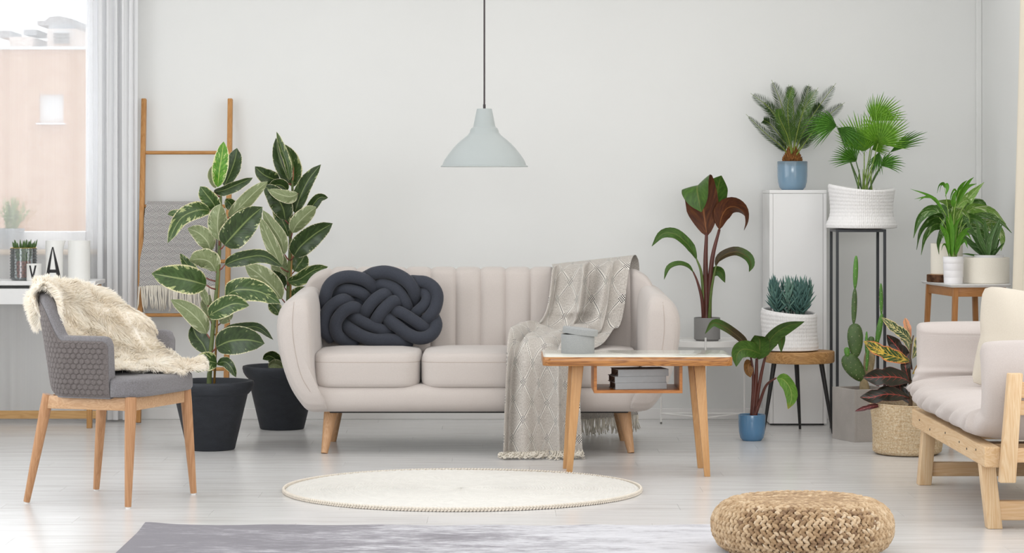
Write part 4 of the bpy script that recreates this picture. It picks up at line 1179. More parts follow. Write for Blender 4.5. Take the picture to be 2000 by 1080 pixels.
def throw(U, V):
    i = V * 160; i0 = np.clip(i.astype(int), 0, 159); t = (i - i0)[..., None]
    S = SS[i0] * (1 - t) + SS[i0 + 1] * t
    w = U + .035 * np.sin(U * 2 * PI * 2.0 + 1.2 * V) 
    X = S[..., 0] + (S[..., 1] - S[..., 0]) * w; Z = S[..., 2] + (S[..., 3] - S[..., 2]) * w; D = S[..., 4] + 0 * w
    # folds: run along the cloth, deeper where it hangs free
    hang = np.clip((V - .72) / .12, 0, 1); back = np.clip((.62 - V) / .1, 0, 1) * np.clip((V - .22) / .08, 0, 1); mid = np.clip(1 - hang - back, 0, 1) * (V > .3)
    f1 = np.sin(U * 2 * PI * 2.6 + .9 + 1.4 * V); f2 = np.sin(U * 2 * PI * 4.3 + 2.2 - 2 * V); f3 = np.abs(np.sin(U * PI * 2.2 + .4))
    dD = hang * (-.026 * f1 - .010 * f2 - .012) + back * (-.026 * f1 * np.abs(f1) ** .3 - .014 * f2 - .034 - .012 * np.sin(U * 2 * PI * 6.1 + 3 * V)) + mid * (-.004)
    dZ = mid * (.018 * f1 + .012 * f2 + .03) + back * .012 * np.clip(1 - np.abs(V - .33) / .08, 0, 1) * (1 + f1)
    # bunched roll where the cloth turns onto the seat
    bun = np.exp(-((V - .565) / .05) ** 2); dD = dD - bun * (.05 + .028 * np.sin(U * 9 + 1)); dZ = dZ + bun * (.035 + .02 * np.sin(U * 13))
    # tight centre pleat and slumped cross folds on the part lying against the back
    ple = np.exp(-((U - .53 - .10 * (V - .4)) / .028) ** 2) - .75 * np.exp(-((U - .44) / .05) ** 2) - .6 * np.exp(-((U - .63) / .05) ** 2)
    dD = dD + back * .046 * ple
    sl = np.exp(-((V - .50) / .045) ** 2); dD = dD - sl * (.020 + .020 * np.sin(U * 8.5 + .6)) ; dZ = dZ + sl * .012 * np.sin(U * 11 + 2)
    sl2 = np.exp(-((V - .445) / .016) ** 2) * np.clip(1 - np.abs(U - .35) / .35, 0, 1); dD = dD - sl2 * .034
    X = X + back * .018 * np.sin(U * 2 * PI * 2.6 + 2.2) + hang * .012 * np.sin(U * 2 * PI * 2.6 + 2.4)
    return X, D + dD, np.maximum(Z + dZ, .012)
g = grid(throw, 110, 220)
g.uv = [[(p[0] * WID, float(np.interp(p[1] * 160, np.arange(161), arc))) for p in w] for w in g.uv]
th = Thing('throw_blanket', (P(1055, 0, 11.47).x, 11.47, 0), 'grey linen throw with dotted diamonds trailing over the sofa\'s right end', 'blanket')
th.part('cloth', g, m_throw, ang=None)
fr = Geo()
for (V, n, L0, L1_) in ((1.0, 46, .05, .075), (0.0, 40, .06, .085)):
    U = np.linspace(0, 1, n); X, Y, Z = throw(U, np.full(n, V))
    for i in range(n):
        for q in range(3):
            p = Vector((X[i] + RN.uniform(-.004, .004), Y[i] + RN.uniform(-.004, .004), Z[i] + (.004 if V else .006)))
            L = RN.uniform(L0, L1_)
            if V == 1.0:
                d1 = Vector((RN.uniform(-.012, .012), -RN.uniform(.01, .03), -.012)); e = p + d1 + Vector((RN.uniform(-.02, .02), -RN.uniform(.01, .035), 0)); e.z = RN.uniform(.004, .016)
                pts = [p, p + d1, e, e + Vector((RN.uniform(-.015, .015), -RN.uniform(0, .015), RN.uniform(-.003, .006)))]
                for k in pts: k.z = max(k.z, .004)
            else:
                pts = [p, p + Vector((RN.uniform(-.006, .006), 0, -L * .5)), p + Vector((RN.uniform(-.012, .012), RN.uniform(-.008, .008), -L))]
            fr.add(tube(pts, .0024, 5))
# knotted tuft ends bunched on the floor
for k in range(52):
    c = Vector((P(976, 0, 11.45).x + (P(1132, 0, 11.45).x - P(976, 0, 11.45).x) * RN.random(), 11.44 - RN.uniform(0, .05), RN.uniform(.010, .026)))
    for q in range(4):
        a = RN.random() * 6.28; pts = [c + Vector((.013 * math.cos(a + s * 2.2), .011 * math.sin(a + s * 2.2), .006 * math.sin(s * 3 + a))) for s in (0, .5, 1, 1.5, 2)]
        for p in pts: p.z = max(p.z, .004)
        fr.add(tube(pts, .0032, 5))
th.part('fringe', fr, m_fringe, kind='stuff', ang=None)

# ================= coffee table =================
TD0, TD1 = 10.66, 11.10
tx0, tx1 = P(1060, 0, TD0).x, P(1432, 0, TD0).x
tzt = P(0, 696.5, TD0).z; tzb = P(0, 715, TD0).z
ct = Thing('coffee_table', ((tx0 + tx1) / 2, (TD0 + TD1) / 2, 0), 'low coffee table with white glass top and wooden legs before the sofa', 'table')
ct.part('tabletop', slab(rrect(tx0, TD0, tx1, TD1, .035, 8), tzb, tzt - .003, .003), m_table_edge, ang=.5)
ct.part('glass_inlay', slab(rrect(tx0 + .004, TD0 + .004, tx1 - .004, TD1 - .004, .032, 8), tzt - .003, tzt, .0012), m_top, label='glossy white glass top plate', ang=.5)
for (txa, txb, bxa, bxb, by, D1) in ((1118, 1140, 1106, 1117.5, 928, 10.775), (1355, 1377, 1376, 1387.5, 931, 10.775), (1111, 1132, 1099.5, 1110, 915.5, 11.02), (1343, 1364, 1363, 1373.5, 914.5, 11.02)):
    D0 = FD(by); a = P((txa + txb) / 2, 0, D1); b = P((bxa + bxb) / 2, 0, D0)
    ct.part('leg', flatleg((b.x, D0 + .012, 0), (a.x, D1 + .01, tzb), ((bxb - bxa) * D0 / F, .025), ((txb - txa) * D1 / F, .048), .002), m_table_leg)
sx0, sx1, sz0 = P(1160, 0, TD0 + .05).x, P(1333, 0, TD0 + .05).x, P(0, 768, TD0 + .05).z
sh_t = .0125; sy0, sy1 = TD0 + .05, TD1 - .05
shf = ct.part('shelf_board', cub(sx0, sx1, sy0, sy1, sz0, sz0 + sh_t, .001), m_shelf, smooth=False)
ct.part('shelf_side', cub(sx0, sx0 + sh_t, sy0, sy1, sz0 + sh_t, tzb, .001), m_shelf, smooth=False)
ct.part('shelf_side', cub(sx1 - sh_t, sx1, sy0, sy1, sz0 + sh_t, tzb, .001), m_shelf, smooth=False)
# books
zb_ = sz0 + sh_t
labs = ['grey clothbound book at the bottom of the coffee table shelf stack', 'grey clothbound book in the middle of the coffee table shelf stack', 'wider grey clothbound book topping the coffee table shelf stack']
for k, (x0_, x1_, y0_, y1_, hgt) in enumerate(((1201, 1304, 752, 766, .0272), (1200, 1303, 738, 752, .0272), (1206, 1308, 723, 738, .0295))):
    Db = sy0 + .045; w_ = (x1_ - x0_) * Db / F; cxm = P((x0_ + x1_) / 2, 0, Db).x; dep = .135
    Mb = Matrix.Translation((cxm, Db + .012, zb_)) @ Matrix.Rotation(math.radians(9 + k * 1.2), 4, 'Z')
    bk = Thing('hardback_book', (cxm, Db + .06, zb_), labs[k], 'book', 'books on the coffee table shelf')
    t = .0028
    g = rbox((0, .0015, hgt / 2), (w_, .005, hgt), .002); g.add(rbox((0, dep / 2, t / 2), (w_, dep, t), .0006)).add(rbox((0, dep / 2, hgt - t / 2), (w_, dep, t), .0006))
    bk.part('cover', g.xf(Mb), m_book, smooth=False)
    bk.part('page_block', rbox((0, dep / 2 + .002, hgt / 2), (w_ - .008, dep - .006, hgt - 2 * t), 0).xf(Mb), m_paper, smooth=False)
    rb = [Mb @ Vector((-w_ / 2 + .005, .03, hgt * .6)), Mb @ Vector((-w_ / 2 - .004, .028, hgt * .3)), Mb @ Vector((-w_ / 2 - .008, .026, .002))]
    bk.part('ribbon', tube(rb, .0012, 5), m_ink, label='dark ribbon marker')
    zb_ += hgt
# round box
D = 10.90; c = P(1128.5, 0, D); r = pxr(32.5, D)
hb = P(0, 652, D).z - tzt
rb_ = Thing('round_box', (c.x, D, tzt), 'round grey cloth box with its lid ajar on the coffee table', 'box')
rb_.part('box_body', lathe([(r - .001, 0), (r, .0015), (r, hb), (r - .003, hb), (r - .003, .004), (.001, .004)], 48, (c.x, D, tzt)), m_box)
rb_.part('lining', lathe([(r - .0035, .006), (r - .0035, hb - .002)], 48, (c.x, D, tzt), False), m_box_in)
lh = .027
lid = lathe([(r + .004, 0), (r + .0045, .001), (r + .0045, lh - .003), (r + .002, lh), (.001, lh), ], 48, (0, 0, 0), False)
lid.add(lathe([(r + .0015, 0), (r + .0015, lh - .004), (.001, lh - .004)], 48, (0, 0, 0), False))
lid.xf(Matrix.Translation((c.x + .009, D, tzt + hb - .002)) @ Matrix.Rotation(math.radians(7), 4, 'Y'))
rb_.part('lid', lid, m_box)

# ================= pendant lamp =================
D = 11.3; c = P(946, 0, D); u = D / F
pl = Thing('pendant_lamp', (c.x, D, P(0, 326, D).z), 'pale grey-green metal pendant lamp hanging on a dark cord', 'lamp')
prof = [(85, 326), (85.4, 325), (84.5, 323.6), (82, 322.4), (80, 317), (77, 311), (71.8, 303.5), (66, 296), (60, 288.5), (52, 280), (42, 271.5), (33, 264.5), (29.5, 260), (28.5, 258.5), (27.6, 254.5), (25.5, 250.5), (22.6, 248.6), (21.9, 247.8), (20.8, 243), (14.9, 213.5), (14.2, 212.3), (3, 212)]
zr_ = P(0, 326, D).z
pp = [(r * u, P(0, y, D).z - zr_) for r, y in prof]
pl.part('shade', lathe(pp, 64, (c.x, D, zr_), False), m_lamp, ang=.5)
pl.part('shade_lining', lathe([(r * u - .0015, P(0, y, D).z - zr_ - (.0015 if i > 3 else 0)) for i, (r, y) in enumerate(prof[:17])], 64, (c.x, D, zr_), False), m_lamp_in, ang=None)
pl.part('cord_grip', lathe([(2.6 * u, 0), (2.6 * u, 8 * u), (1.6 * u, 8.4 * u)], 12, (c.x, D, P(0, 212, D).z), False, True), m_cord)
pl.part('cord', tube([(c.x, D, P(0, 206, D).z), (c.x, D, CZ - .03)], 1.75 * u, 8), m_cord)
pl.part('ceiling_rose', lathe([(.05, 0), (.05, .02), (.02, -.0 + .03)], 24, (c.x, D, CZ - .03), True, True), m_lamp)
bulb = lathe([(.001, 0), (.018, .004), (.029, .022), (.03, .036), (.02, .06), (.014, .08), (.014, .1)], 20, (c.x, D, zr_ + .03))
pl.part('bulb', bulb, m_cup)

# ================= rugs =================
yf, yb = FD(999.5), FD(922); rc = (yf + yb) / 2; rr = (yb - yf) / 2
rcx = P(901.5, 0, rc).x; rx_ = 348 * rc / F
NRING = 58
def rrug(U, V):
    a = U * 2 * PI; ring = V * NRING
    z = .008 + .0032 * np.abs(np.sin(ring * PI)) + .0012 * np.sin(a * (40 + np.floor(ring) * 9) + np.floor(ring) * 1.7)
    z = np.where(V > .985, .010 - (V - .985) / .015 * .008, z)
    R_ = .006 + (1 - .006) * V
    wob = 1 + .006 * np.sin(a * 3 + 1) * V
    return rcx + rx_ * R_ * np.cos(a) * wob, rc + rr * R_ * np.sin(a) * wob, z + .004 * np.sin(a * 2 + .5) ** 2 * V
rgt = Thing('round_rug', (rcx, rc, 0), 'round white braided cotton rug on the floor before the sofa', 'rug')
rgt.part('braided_field', grid(rrug, 420, 232, True), m_rug_w, ang=None)
eb = Geo()
NB = 330
for k in range(NB):      # plaited border
    a = 2 * PI * k / NB; w_ = 1 + .006 * math.sin(a * 3 + 1)
    p = Vector((rcx + rx_ * w_ * math.cos(a), rc + rr * w_ * math.sin(a), .008))
    t = Vector((-rx_ * math.sin(a), rr * math.cos(a), 0)).normalized(); o_ = Vector((math.cos(a), math.sin(a), 0))
    for sgn in (1, -1):
        q = p + Vector((0, 0, .0035 * sgn + .001)) + o_ * .002
        d = (t * .0075 + Vector((0, 0, .0035)) * -sgn + o_ * .003 * sgn)
        eb.add(tube([q - d, q - d * .4, q + d * .4, q + d], [.0012, .0046, .0046, .0012], 6))
rgt.part('plaited_edge', eb, m_rug_edge, kind='stuff', ang=None)
fy1 = FD(1030); fxl = P(284, 0, fy1).x; fxr = P(1600, 0, fy1).x
def rug2(U, V):
    X = fxl + (fxr - fxl) * U; Y = 6.6 + (fy1 - 6.6) * V
    z = .009 + .010 * np.exp(-((U) / .03) ** 2) * np.exp(-((1 - V) / .05) ** 2) + .0015 * np.sin(U * 40) * np.exp(-((1 - V) / .02) ** 2)
    return X, Y + .006 * np.sin(U * 9) * V, z
g = grid(rug2, 120, 60)
nb_ = len(g.v)
edge_i = list(range(0, 121)) + [121 * (j + 1) - 1 for j in range(1, 61)] + [121 * 60 + i for i in range(119, -1, -1)] + [121 * j for j in range(59, 0, -1)]
base = len(g.v)
for i in edge_i: g.v.append((g.v[i][0], g.v[i][1], 0.001))
m_ = len(edge_i)
for k in range(m_):
    g.f.append((edge_i[k], base + k, base + (k + 1) % m_, edge_i[(k + 1) % m_])); g.uv.append([(0, 0)] * 4)
solo('flat_woven_rug', g, m_rug, 'faded grey rectangular rug along the bottom edge beside the pouf', 'rug', ang=1.0)

# ================= pouf =================
pcx, pcy = P(1567, 0, 8.45).x, 8.45
PH, PR = .180, .300
pf = Thing('woven_pouf', (pcx, pcy, 0), 'low round pouf woven from plaited natural banana fibre', 'pouf')
def pprof(t):
    # t 0 bottom centre .. 1 top centre, rounded drum
    pts = [(0, .010), (.20, .010), (.245, .016), (.282, .045), (.296, .09), (.286, .135), (.252, .166), (.205, .178), (.10, .178), (0, .176)]
    return pts
pts = spl(pprof(0), 400); pa = np.array(pts); al = np.concatenate([[0], np.cumsum(np.linalg.norm(np.diff(pa, axis=0), axis=1))])
core = lathe([(max(.001, q[0] - .015), max(.010, q[1] - (.014 if i > 200 else -.006))) for i, q in enumerate(pts[::10])], 64, (pcx, pcy, 0), False)
pf.part('core', core, m_sea, ang=None)
st = lathe([(.0002, -1), (.55, -.62), (.95, -.1), (.8, .45), (.3, .85), (.0002, 1)], 6, (0, 0, 0), False)
st_me = mesh_of('strand', Geo([(p[0] * .0082, p[1] * .0085, p[2] * .0172) for p in st.v], st.f), m_sea)
rowh = .0235
nrow = int((al[-1] - .16) / rowh)
cand = []
for j in range(nrow):
    s = .16 + rowh * (j + .5)
    if s > al[-1] - .01: break
    r_ = float(np.interp(s, al, pa[:, 0])); z_ = float(np.interp(s, al, pa[:, 1]))
    dr = float(np.interp(s + .004, al, pa[:, 0])) - r_; dz_ = float(np.interp(s + .004, al, pa[:, 1])) - z_
    tl = math.hypot(dr, dz_) or 1; tr_, tz_ = dr / tl, dz_ / tl
    n_ = max(6, int(2 * PI * r_ / .0215))
    for k in range(n_):
        for sgn in (-1, 1):
            a = 2 * PI * (k + 0.0 * sgn + .5 * (j % 2)) / n_ + RN.uniform(-.003, .003)
            ca, sa = math.cos(a), math.sin(a)
            radial = Vector((ca, sa, 0)); tang = Vector((-sa, ca, 0)); up_ = radial * tr_ + Vector((0, 0, tz_)); nrm = tang.cross(up_)
            if nrm.dot(radial * .7 + Vector((0, 0, (z_ - .09) * 10))) < 0: nrm = -nrm
            ax = (tang * .76 + up_ * (.65 * sgn)).normalized(); bi = nrm.cross(ax).normalized()
            p = Vector((pcx + r_ * ca, pcy + r_ * sa, z_)) + up_ * (sgn * rowh * .24) + nrm * RN.uniform(-.0025, .0015)
            sc_ = RN.uniform(.9, 1.12)
            M_ = Matrix(((bi.x * sc_, nrm.x, ax.x * sc_, p.x), (bi.y * sc_, nrm.y, ax.y * sc_, p.y), (bi.z * sc_, nrm.z, ax.z * sc_, p.z), (0, 0, 0, 1)))
            vis = -nrm.y * 1.0 + nrm.z * .35
            cand.append((vis - .3 * abs(a + PI / 2 if a < PI else a - 1.5 * PI), M_))
cand.sort(key=lambda q: -q[0])
for vis, M_ in cand[:300]:
    o = bpy.data.objects.new('woven_strand', st_me); COL.objects.link(o); o.parent = pf.o; o.matrix_parent_inverse = Matrix.Identity(4)
    o.matrix_basis = Matrix.Translation(-pf.loc) @ M_
rest = Geo()
sv = [Vector((p[0] * .0082, p[1] * .0085, p[2] * .0172)) for p in st.v]
for vis, M_ in cand[300:]:
    rest.add(Geo([tuple(M_ @ p) for p in sv], st.f))
pf.part('woven_strands', rest, m_sea, kind='stuff', ang=None)
# ================= white tray table with posts =================
D = 13.10; tr = 83 * D / F; tc_ = P(1376, 0, D).x
zt_ = P(0, 668, D - tr).z
wt = Thing('wire_side_table', (tc_, D, 0), 'round white metal tray table on thin posts by the wall', 'table')
wt.part('tray', lathe([(.002, -.030), (tr - .004, -.030), (tr, -.028), (tr, 0), (tr - .003, .001), (tr - .006, -.001), (tr - .006, -.006), (.002, -.006)], 64, (tc_, D, zt_), False), m_white_metal, ang=.5)
posts = [(P(1292, 0, D).x, D + .035), (P(1455, 0, D).x, D + .035), (P(1378, 0, D - tr).x, D - tr - .004)]
for x, y in posts:
    wt.part('post', tube([(x, y, 0), (x, y, zt_ + .022)], .0047, 10), m_white_metal)
    wt.part('foot', lathe([(.005, 0), (.0055, .006), (.0047, .01)], 10, (x, y, 0), True, False), m_grey_metal)
zrl = P(0, 807.5, D + .03).z
for i, j in ((0, 1), (1, 2), (2, 0)):
    (xa, ya), (xb, yb_) = posts[i], posts[j]
    wt.part('rail', tube([(xa, ya, zrl), (xb, yb_, zrl)], .0042, 8), m_white_metal)

def pot_cyl(T, c, r, h, m, rb=None, rim=.006, soil=m_soil, depth=.02, name='pot', foot=False, seg=48, sr=None):
    rb = rb or r
    pr = [(rb - .004, .0 if not foot else .006), (rb, .004 if not foot else .010), (r, h - .002), (r - .001, h), (r - rim + .001, h), (r - rim, h - .002), (r - rim - .001, h - depth - .01)]
    if foot: pr = [(rb * .86, 0), (rb * .86, .006)] + pr
    T.part(name, lathe(pr, seg, c), m, ang=.6)
    if soil: T.part('soil', lathe([(r - rim, h - depth), ((r - rim) * .5, h - depth + .004), (.001, h - depth + .003)], 24, c, False), soil)

# ================= banana plants =================
def stem(T, pts, r, m, D, name='stem', n=18, seg=10):
    q = spl([P(p[0], p[1], D + (p[2] if len(p) > 2 else 0)) for p in pts], n)
    return T.part(name, tube([Vector(k) for k in q], r, seg), m, ang=None)
def lf(T, pts, wpx, D, mats, name='leaf', **k):
    w3 = [P(p[0], p[1], D + (p[2] if len(p) > 2 else 0)) for p in pts]
    return T.part(name, leaf(w3, wpx * D / F, **k), mats, ang=None)
D = 13.10; c = P(1381, 0, D)
bp = Thing('banana_plant', (c.x, D, zt_ - .006), 'tall red-leaved banana plant in a grey pot on the white tray table', 'plant')
hpot = P(0, 621, D - .05).z - (zt_ - .006)
pot_cyl(bp, (c.x, D, zt_ - .006), 25.5 * D / F, hpot, m_pot_grey, rim=.005, foot=True)
u = D / F
stem(bp, [(1380, 632), (1379, 570), (1378, 510), (1380, 455)], [.020, .015, .012, .008], m_bstem, D)
stem(bp, [(1384, 632), (1386, 560), (1392, 500), (1405, 448, .01)], [.016, .013, .011, .007], m_bstem, D)
stem(bp, [(1376, 632), (1374, 575), (1369, 530), (1360, 505)], [.012, .010, .007, .004], m_bstem_g, D)
stem(bp, [(1375, 632), (1371, 585, -.02), (1362, 550, -.02), (1354, 531, -.02)], [.011, .009, .006, .004], m_bstem, D)
stem(bp, [(1385, 632, -.02), (1388, 580, -.03), (1393, 545, -.03), (1399, 518, -.03)], [.009, .0075, .006, .004], m_bstem_g, D)
BT = [m_ban, m_ban_u]
lf(bp, [(1381, 462), (1376, 425, .0), (1370, 385, -.015), (1364, 362, -.035), (1362, 372, -.075), (1366, 395, -.09), (1370, 414, -.095)], 68, D, BT, prof='banana', under=True, fold=.32, roll=.0, nl=26, nw=8, cup=.1)
lf(bp, [(1392, 432, .05), (1398, 400, .06), (1403, 365, .05), (1409, 343, .02)], 44, D, BT, prof='banana', fold=.2, roll=-.35, nl=14)
lf(bp, [(1405, 449, .01), (1409, 425), (1420, 407, -.01), (1437, 404, -.03), (1452, 415, -.06), (1456, 433, -.075), (1453, 450, -.08)], 40, D, BT, prof='banana', under=True, fold=.3, roll=.25, nl=20, twist=.3)
lf(bp, [(1361, 508), (1350, 487), (1336, 470, -.01), (1316, 456, -.02), (1292, 458, -.03), (1273, 481, -.04)], 22, D, [m_ban, m_ban], prof='banana', fold=.3, roll=.7, nl=18, twist=-.5)
lf(bp, [(1355, 533, -.02), (1343, 520, -.03), (1325, 515, -.04), (1306, 523, -.05), (1297, 546, -.06)], 13, D, [m_ban, m_ban_u], prof='banana', fold=.3, roll=.9, nl=16)
lf(bp, [(1398, 521, -.03), (1404, 507, -.03), (1420, 496, -.04), (1440, 492, -.05), (1460, 502, -.05), (1467, 517, -.05), (1463, 531, -.05)], 21, D, [m_ban_d, m_ban], prof='banana', fold=.35, roll=-.9, nl=20, under=False, twist=.6)
lf(bp, [(1390, 540, .03), (1397, 530, .03), (1408, 532, .02), (1416, 552, 0)], 20, D, BT, prof='banana', fold=.2, nl=12)

D = 12.27; c = P(1468.5, 0, D)
b2 = Thing('banana_plant', (c.x, D, 0), 'short banana plant in a blue glazed pot standing on the floor', 'plant')
hp = P(0, 811, D - .05).z; r = 26.7 * D / F
def glazed(T, c, r, h, m):
    T.part('pot', lathe([(r * .70, 0), (r * .73, .003), (r * .86, .014), (r * .95, .04), (r * .985, .07), (r, h - .004), (r - .001, h), (r - .004, h + .0005), (r - .006, h - .004), (r - .008, h - .02)], 48, c), m, ang=None)
    T.part('soil', lathe([(r - .007, h - .018), (.001, h - .014)], 24, c, False), m_soil)
glazed(b2, (c.x, D, 0), r, hp, m_glaze2)
stem(b2, [(1470, 818), (1474, 770), (1477, 735), (1478, 700)], [.014, .011, .009, .007], m_bstem, D)
stem(b2, [(1474, 818), (1480, 770), (1487, 730), (1496, 690)], [.012, .009, .008, .005], m_bstem, D)
stem(b2, [(1468, 818), (1471, 760), (1470, 720), (1464, 685)], [.010, .008, .006, .004], m_bstem, D)
stem(b2, [(1472, 818, -.02), (1484, 785, -.03), (1497, 752, -.05), (1516, 738, -.07)], [.011, .008, .006, .004], m_bstem, D)
lf(b2, [(1497, 693), (1502, 668, -.01), (1516, 650, -.03), (1540, 636, -.05), (1571, 628, -.08)], 34, D, [m_ban, m_ban_d], prof='banana', fold=.25, roll=.45, nl=18)
lf(b2, [(1507, 672, .03), (1518, 660, .03), (1527, 662, .02), (1526, 688, 0)], 24, D, [m_ban_d, m_ban_d], prof='banana', fold=.2, nl=12)
lf(b2, [(1464, 688), (1452, 668, -.01), (1436, 653, -.02), (1412, 637, -.04), (1392, 631, -.06), (1377, 652, -.08)], 19, D, [m_ban_d, m_ban], prof='banana', fold=.35, roll=.6, nl=20, under=False, twist=-.4)
lf(b2, [(1486, 692, -.02), (1470, 685, -.05), (1452, 682, -.08), (1440, 692, -.10), (1438, 716, -.11)], 34, D, BT, prof='banana', fold=.22, roll=.45, nl=18)
lf(b2, [(1482, 702), (1484, 680, -.02), (1483, 662, -.04), (1474, 655, -.08)], 40, D, BT, prof='banana', fold=.2, roll=-.2, nl=14)
lf(b2, [(1517, 738, -.07), (1531, 742, -.09), (1543, 758, -.10), (1546, 778, -.10), (1539, 799, -.10)], 26, D, [m_ban_y, m_ban_y], prof='banana', fold=.2, roll=.2, nl=16)
lf(b2, [(1470, 708, .02), (1462, 712, .0), (1462, 724, -.01), (1466, 737, -.01)], 20, D, [m_ban_r, m_ban], prof='banana', fold=.2, nl=12)

# ================= white cabinet =================
D0, D1 = 13.04, 13.385
kx0, kx1 = P(1503, 0, D0).x, P(1614.5, 0, D0).x
kz = P(0, 371, D0).z; kt = P(0, 377.6, D0).z
cb = Thing('tall_cabinet', ((kx0 + kx1) / 2, 13.2, 0), 'tall narrow white cabinet against the wall behind the wooden stool', 'cabinet')
cb.part('carcass', cub(kx0, kx1, D0 + .016, D1, .010, kt - .0015, .0015), m_white, smooth=False)
cb.part('top_panel', cub(kx0, kx1, D0, D1, kt, kz, .0015), m_white, smooth=False)
cb.part('plinth', cub(kx0 + .01, kx1 - .01, D0 + .03, D1 - .02, 0, .010), m_black_wood, smooth=False)
pw = 7 * D0 / F
cb.part('side_stile', cub(kx0, kx0 + pw - .0006, D0, D0 + .016, .010, kt - .0015, .0008), m_white, smooth=False)
cb.part('side_stile', cub(kx1 - pw + .0006, kx1, D0, D0 + .016, .010, kt - .0015, .0008), m_white, smooth=False)
cb.part('door', cub(kx0 + pw + .0006, kx1 - pw - .0006, D0 + .0008, D0 + .016, .010, kt - .0015, .0008), m_white, smooth=False)
# cycad in a pale blue pot
D = 13.2; c = P(1547.5, 0, D); r = 29.7 * D / F; hc = P(0, 315, D).z - kz
cy_ = Thing('cycad', (c.x, D, kz), 'sago cycad with feathery fronds in a pale blue pot on the cabinet', 'plant')
glazed(cy_, (c.x, D, kz), r, hc, m_glaze)
tg = lathe([(.040, hc - .02), (.043, hc), (.038, hc + .02), (.026, hc + .045), (.012, hc + .062), (.001, hc + .068)], 18, (c.x, D, kz), False)
tk = cy_.part('trunk', tg, m_cyc_trunk)
sg_ = Geo()
for k in range(120):
    a = k * 2.4; t = k / 120; z = hc - .012 + .075 * t; rr_ = np.interp(t, [0, .25, .6, 1], [.043, .042, .028, .012])
    b = Vector((c.x + rr_ * math.cos(a), D + rr_ * math.sin(a), kz + z)); o_ = Vector((math.cos(a), math.sin(a), 1.3 + t)).normalized()
    sg_.add(tube([b - o_ * .004, b + o_ * .006, b + o_ * .018], [.006, .0055, .0012], 5))
cy_.part('leaf_scales', sg_, m_cyc_trunk, tk, kind='stuff')
def frond(pts, n, L, mat, D, spread=1.0):
    q = [Vector(k) for k in spl([P(p[0], p[1], D + p[2]) for p in pts], n)]
    T, S = frames(q); g = tube(q, [.0042, .0034, .0022, .0009], 6); nr = len(g.f); g.fm = [1] * nr; g.uv = None
    for i in range(int(n * .16), n):
        t = i / n; l = 1.15 * L * (math.sin(PI * min(1, .18 + t * .86)) ** .5) * (1 if t < .93 else .75)
        fwd = T[i]; sd = fwd.cross(Vector((0, -1, 0))); sd = sd.normalized() if sd.length > .1 else S[i]
        nm = sd.cross(fwd).normalized()
        for sgn in (-1, 1):
            d = (fwd * .78 + sd * sgn * .80 * spread + nm * .42 + Vector((RN.uniform(-.05, .05), RN.uniform(-.05, .05), RN.uniform(-.05, .05)))).normalized()
            w_ = d.cross(nm).normalized() * .0015; p = q[i]
            v = [tuple(p - w_ * .7), tuple(p + w_ * .7), tuple(p + d * l * .5 + w_), tuple(p + d * l * .5 - w_), tuple(p + d * l + fwd * l * .10)]
            b_ = Geo(v, [(0, 1, 2, 3), (3, 2, 4)], None, [0, 0]); b_.fm = [0, 0]; g.add(b_)
    return g
FR = [
 ([(1540, 303, 0), (1525, 285, -.02), (1495, 260, -.03), (1457, 223, -.03)], .045, 0, .7),
 ([(1542, 300, .03), (1528, 272, .05), (1505, 243, .07), (1490, 234, .07)], .05, 0, .9),
 ([(1543, 300, 0), (1530, 255, .01), (1503, 212, .02), (1466, 182, .02)], .062, 0, .9),
 ([(1545, 298, .05), (1537, 250, .09), (1525, 200, .11), (1507, 156, .10)], .062, 0, .9),
 ([(1546, 300, -.05), (1538, 265, -.10), (1523, 232, -.14), (1519, 212, -.15)], .05, 1, .8),
 ([(1548, 298, -.04), (1541, 250, -.08), (1539, 205, -.10), (1548, 166, -.10)], .055, 1, .8),
 ([(1550, 298, .08), (1552, 250, .14), (1548, 200, .18), (1540, 165, .18)], .06, 0, .9),
 ([(1550, 298, -.02), (1558, 255, -.04), (1572, 212, -.05), (1598, 171, -.05)], .062, 1, .9),
 ([(1549, 298, .06), (1560, 245, .10), (1572, 200, .12), (1580, 164, .12)], .06, 0, .9),
 ([(1552, 300, 0), (1570, 255, .0), (1598, 210, .01), (1633, 162, .02)], .062, 0, .9),
 ([(1553, 302, .02), (1577, 265, .04), (1612, 230, .05), (1650, 200, .05)], .055, 0, .9),
 ([(1555, 303, -.03), (1575, 275, -.06), (1598, 245, -.08), (1622, 225, -.08)], .05, 0, .8),
 ([(1551, 300, .10), (1566, 262, .15), (1590, 222, .17), (1604, 202, .16)], .055, 0, .9),
 ([(1547, 300, .10), (1535, 262, .15), (1515, 222, .17), (1490, 198, .16)], .055, 0, .9),
]
for pts, L, m, spd in FR:
    cy_.part('frond', frond(pts, 54, L, None, D, spd), [m_cyc_l if m else m_cyc, m_rachis], ang=None)

# ================= black plant stand with knitted basket and fan palm =================
S0, S1 = 12.66, 12.91; q_ = .0135
ax0, ax1 = P(1633, 0, S0).x, P(1731, 0, S0).x; az = P(0, 448, S0).z
sd_ = Thing('plant_stand', ((ax0 + ax1) / 2, (S0 + S1) / 2, 0), 'tall black square steel plant stand beside the white cabinet', 'plant stand')
for x in (ax0, ax1 - q_):
    for y in (S0, S1 - q_):
        sd_.part('post', cub(x, x + q_, y, y + q_, 0, az, .0012), m_black_metal, smooth=False)
for z in (az - q_, .0):
    nm_ = 'top_rail' if z > .1 else 'bottom_rail'
    for y in (S0, S1 - q_):
        sd_.part(nm_, cub(ax0 + q_, ax1 - q_, y, y + q_, z, z + q_, .001), m_black_metal, smooth=False)
    for x in (ax0, ax1 - q_):
        sd_.part(nm_, cub(x, x + q_, S0 + q_, S1 - q_, z, z + q_, .001), m_black_metal, smooth=False)
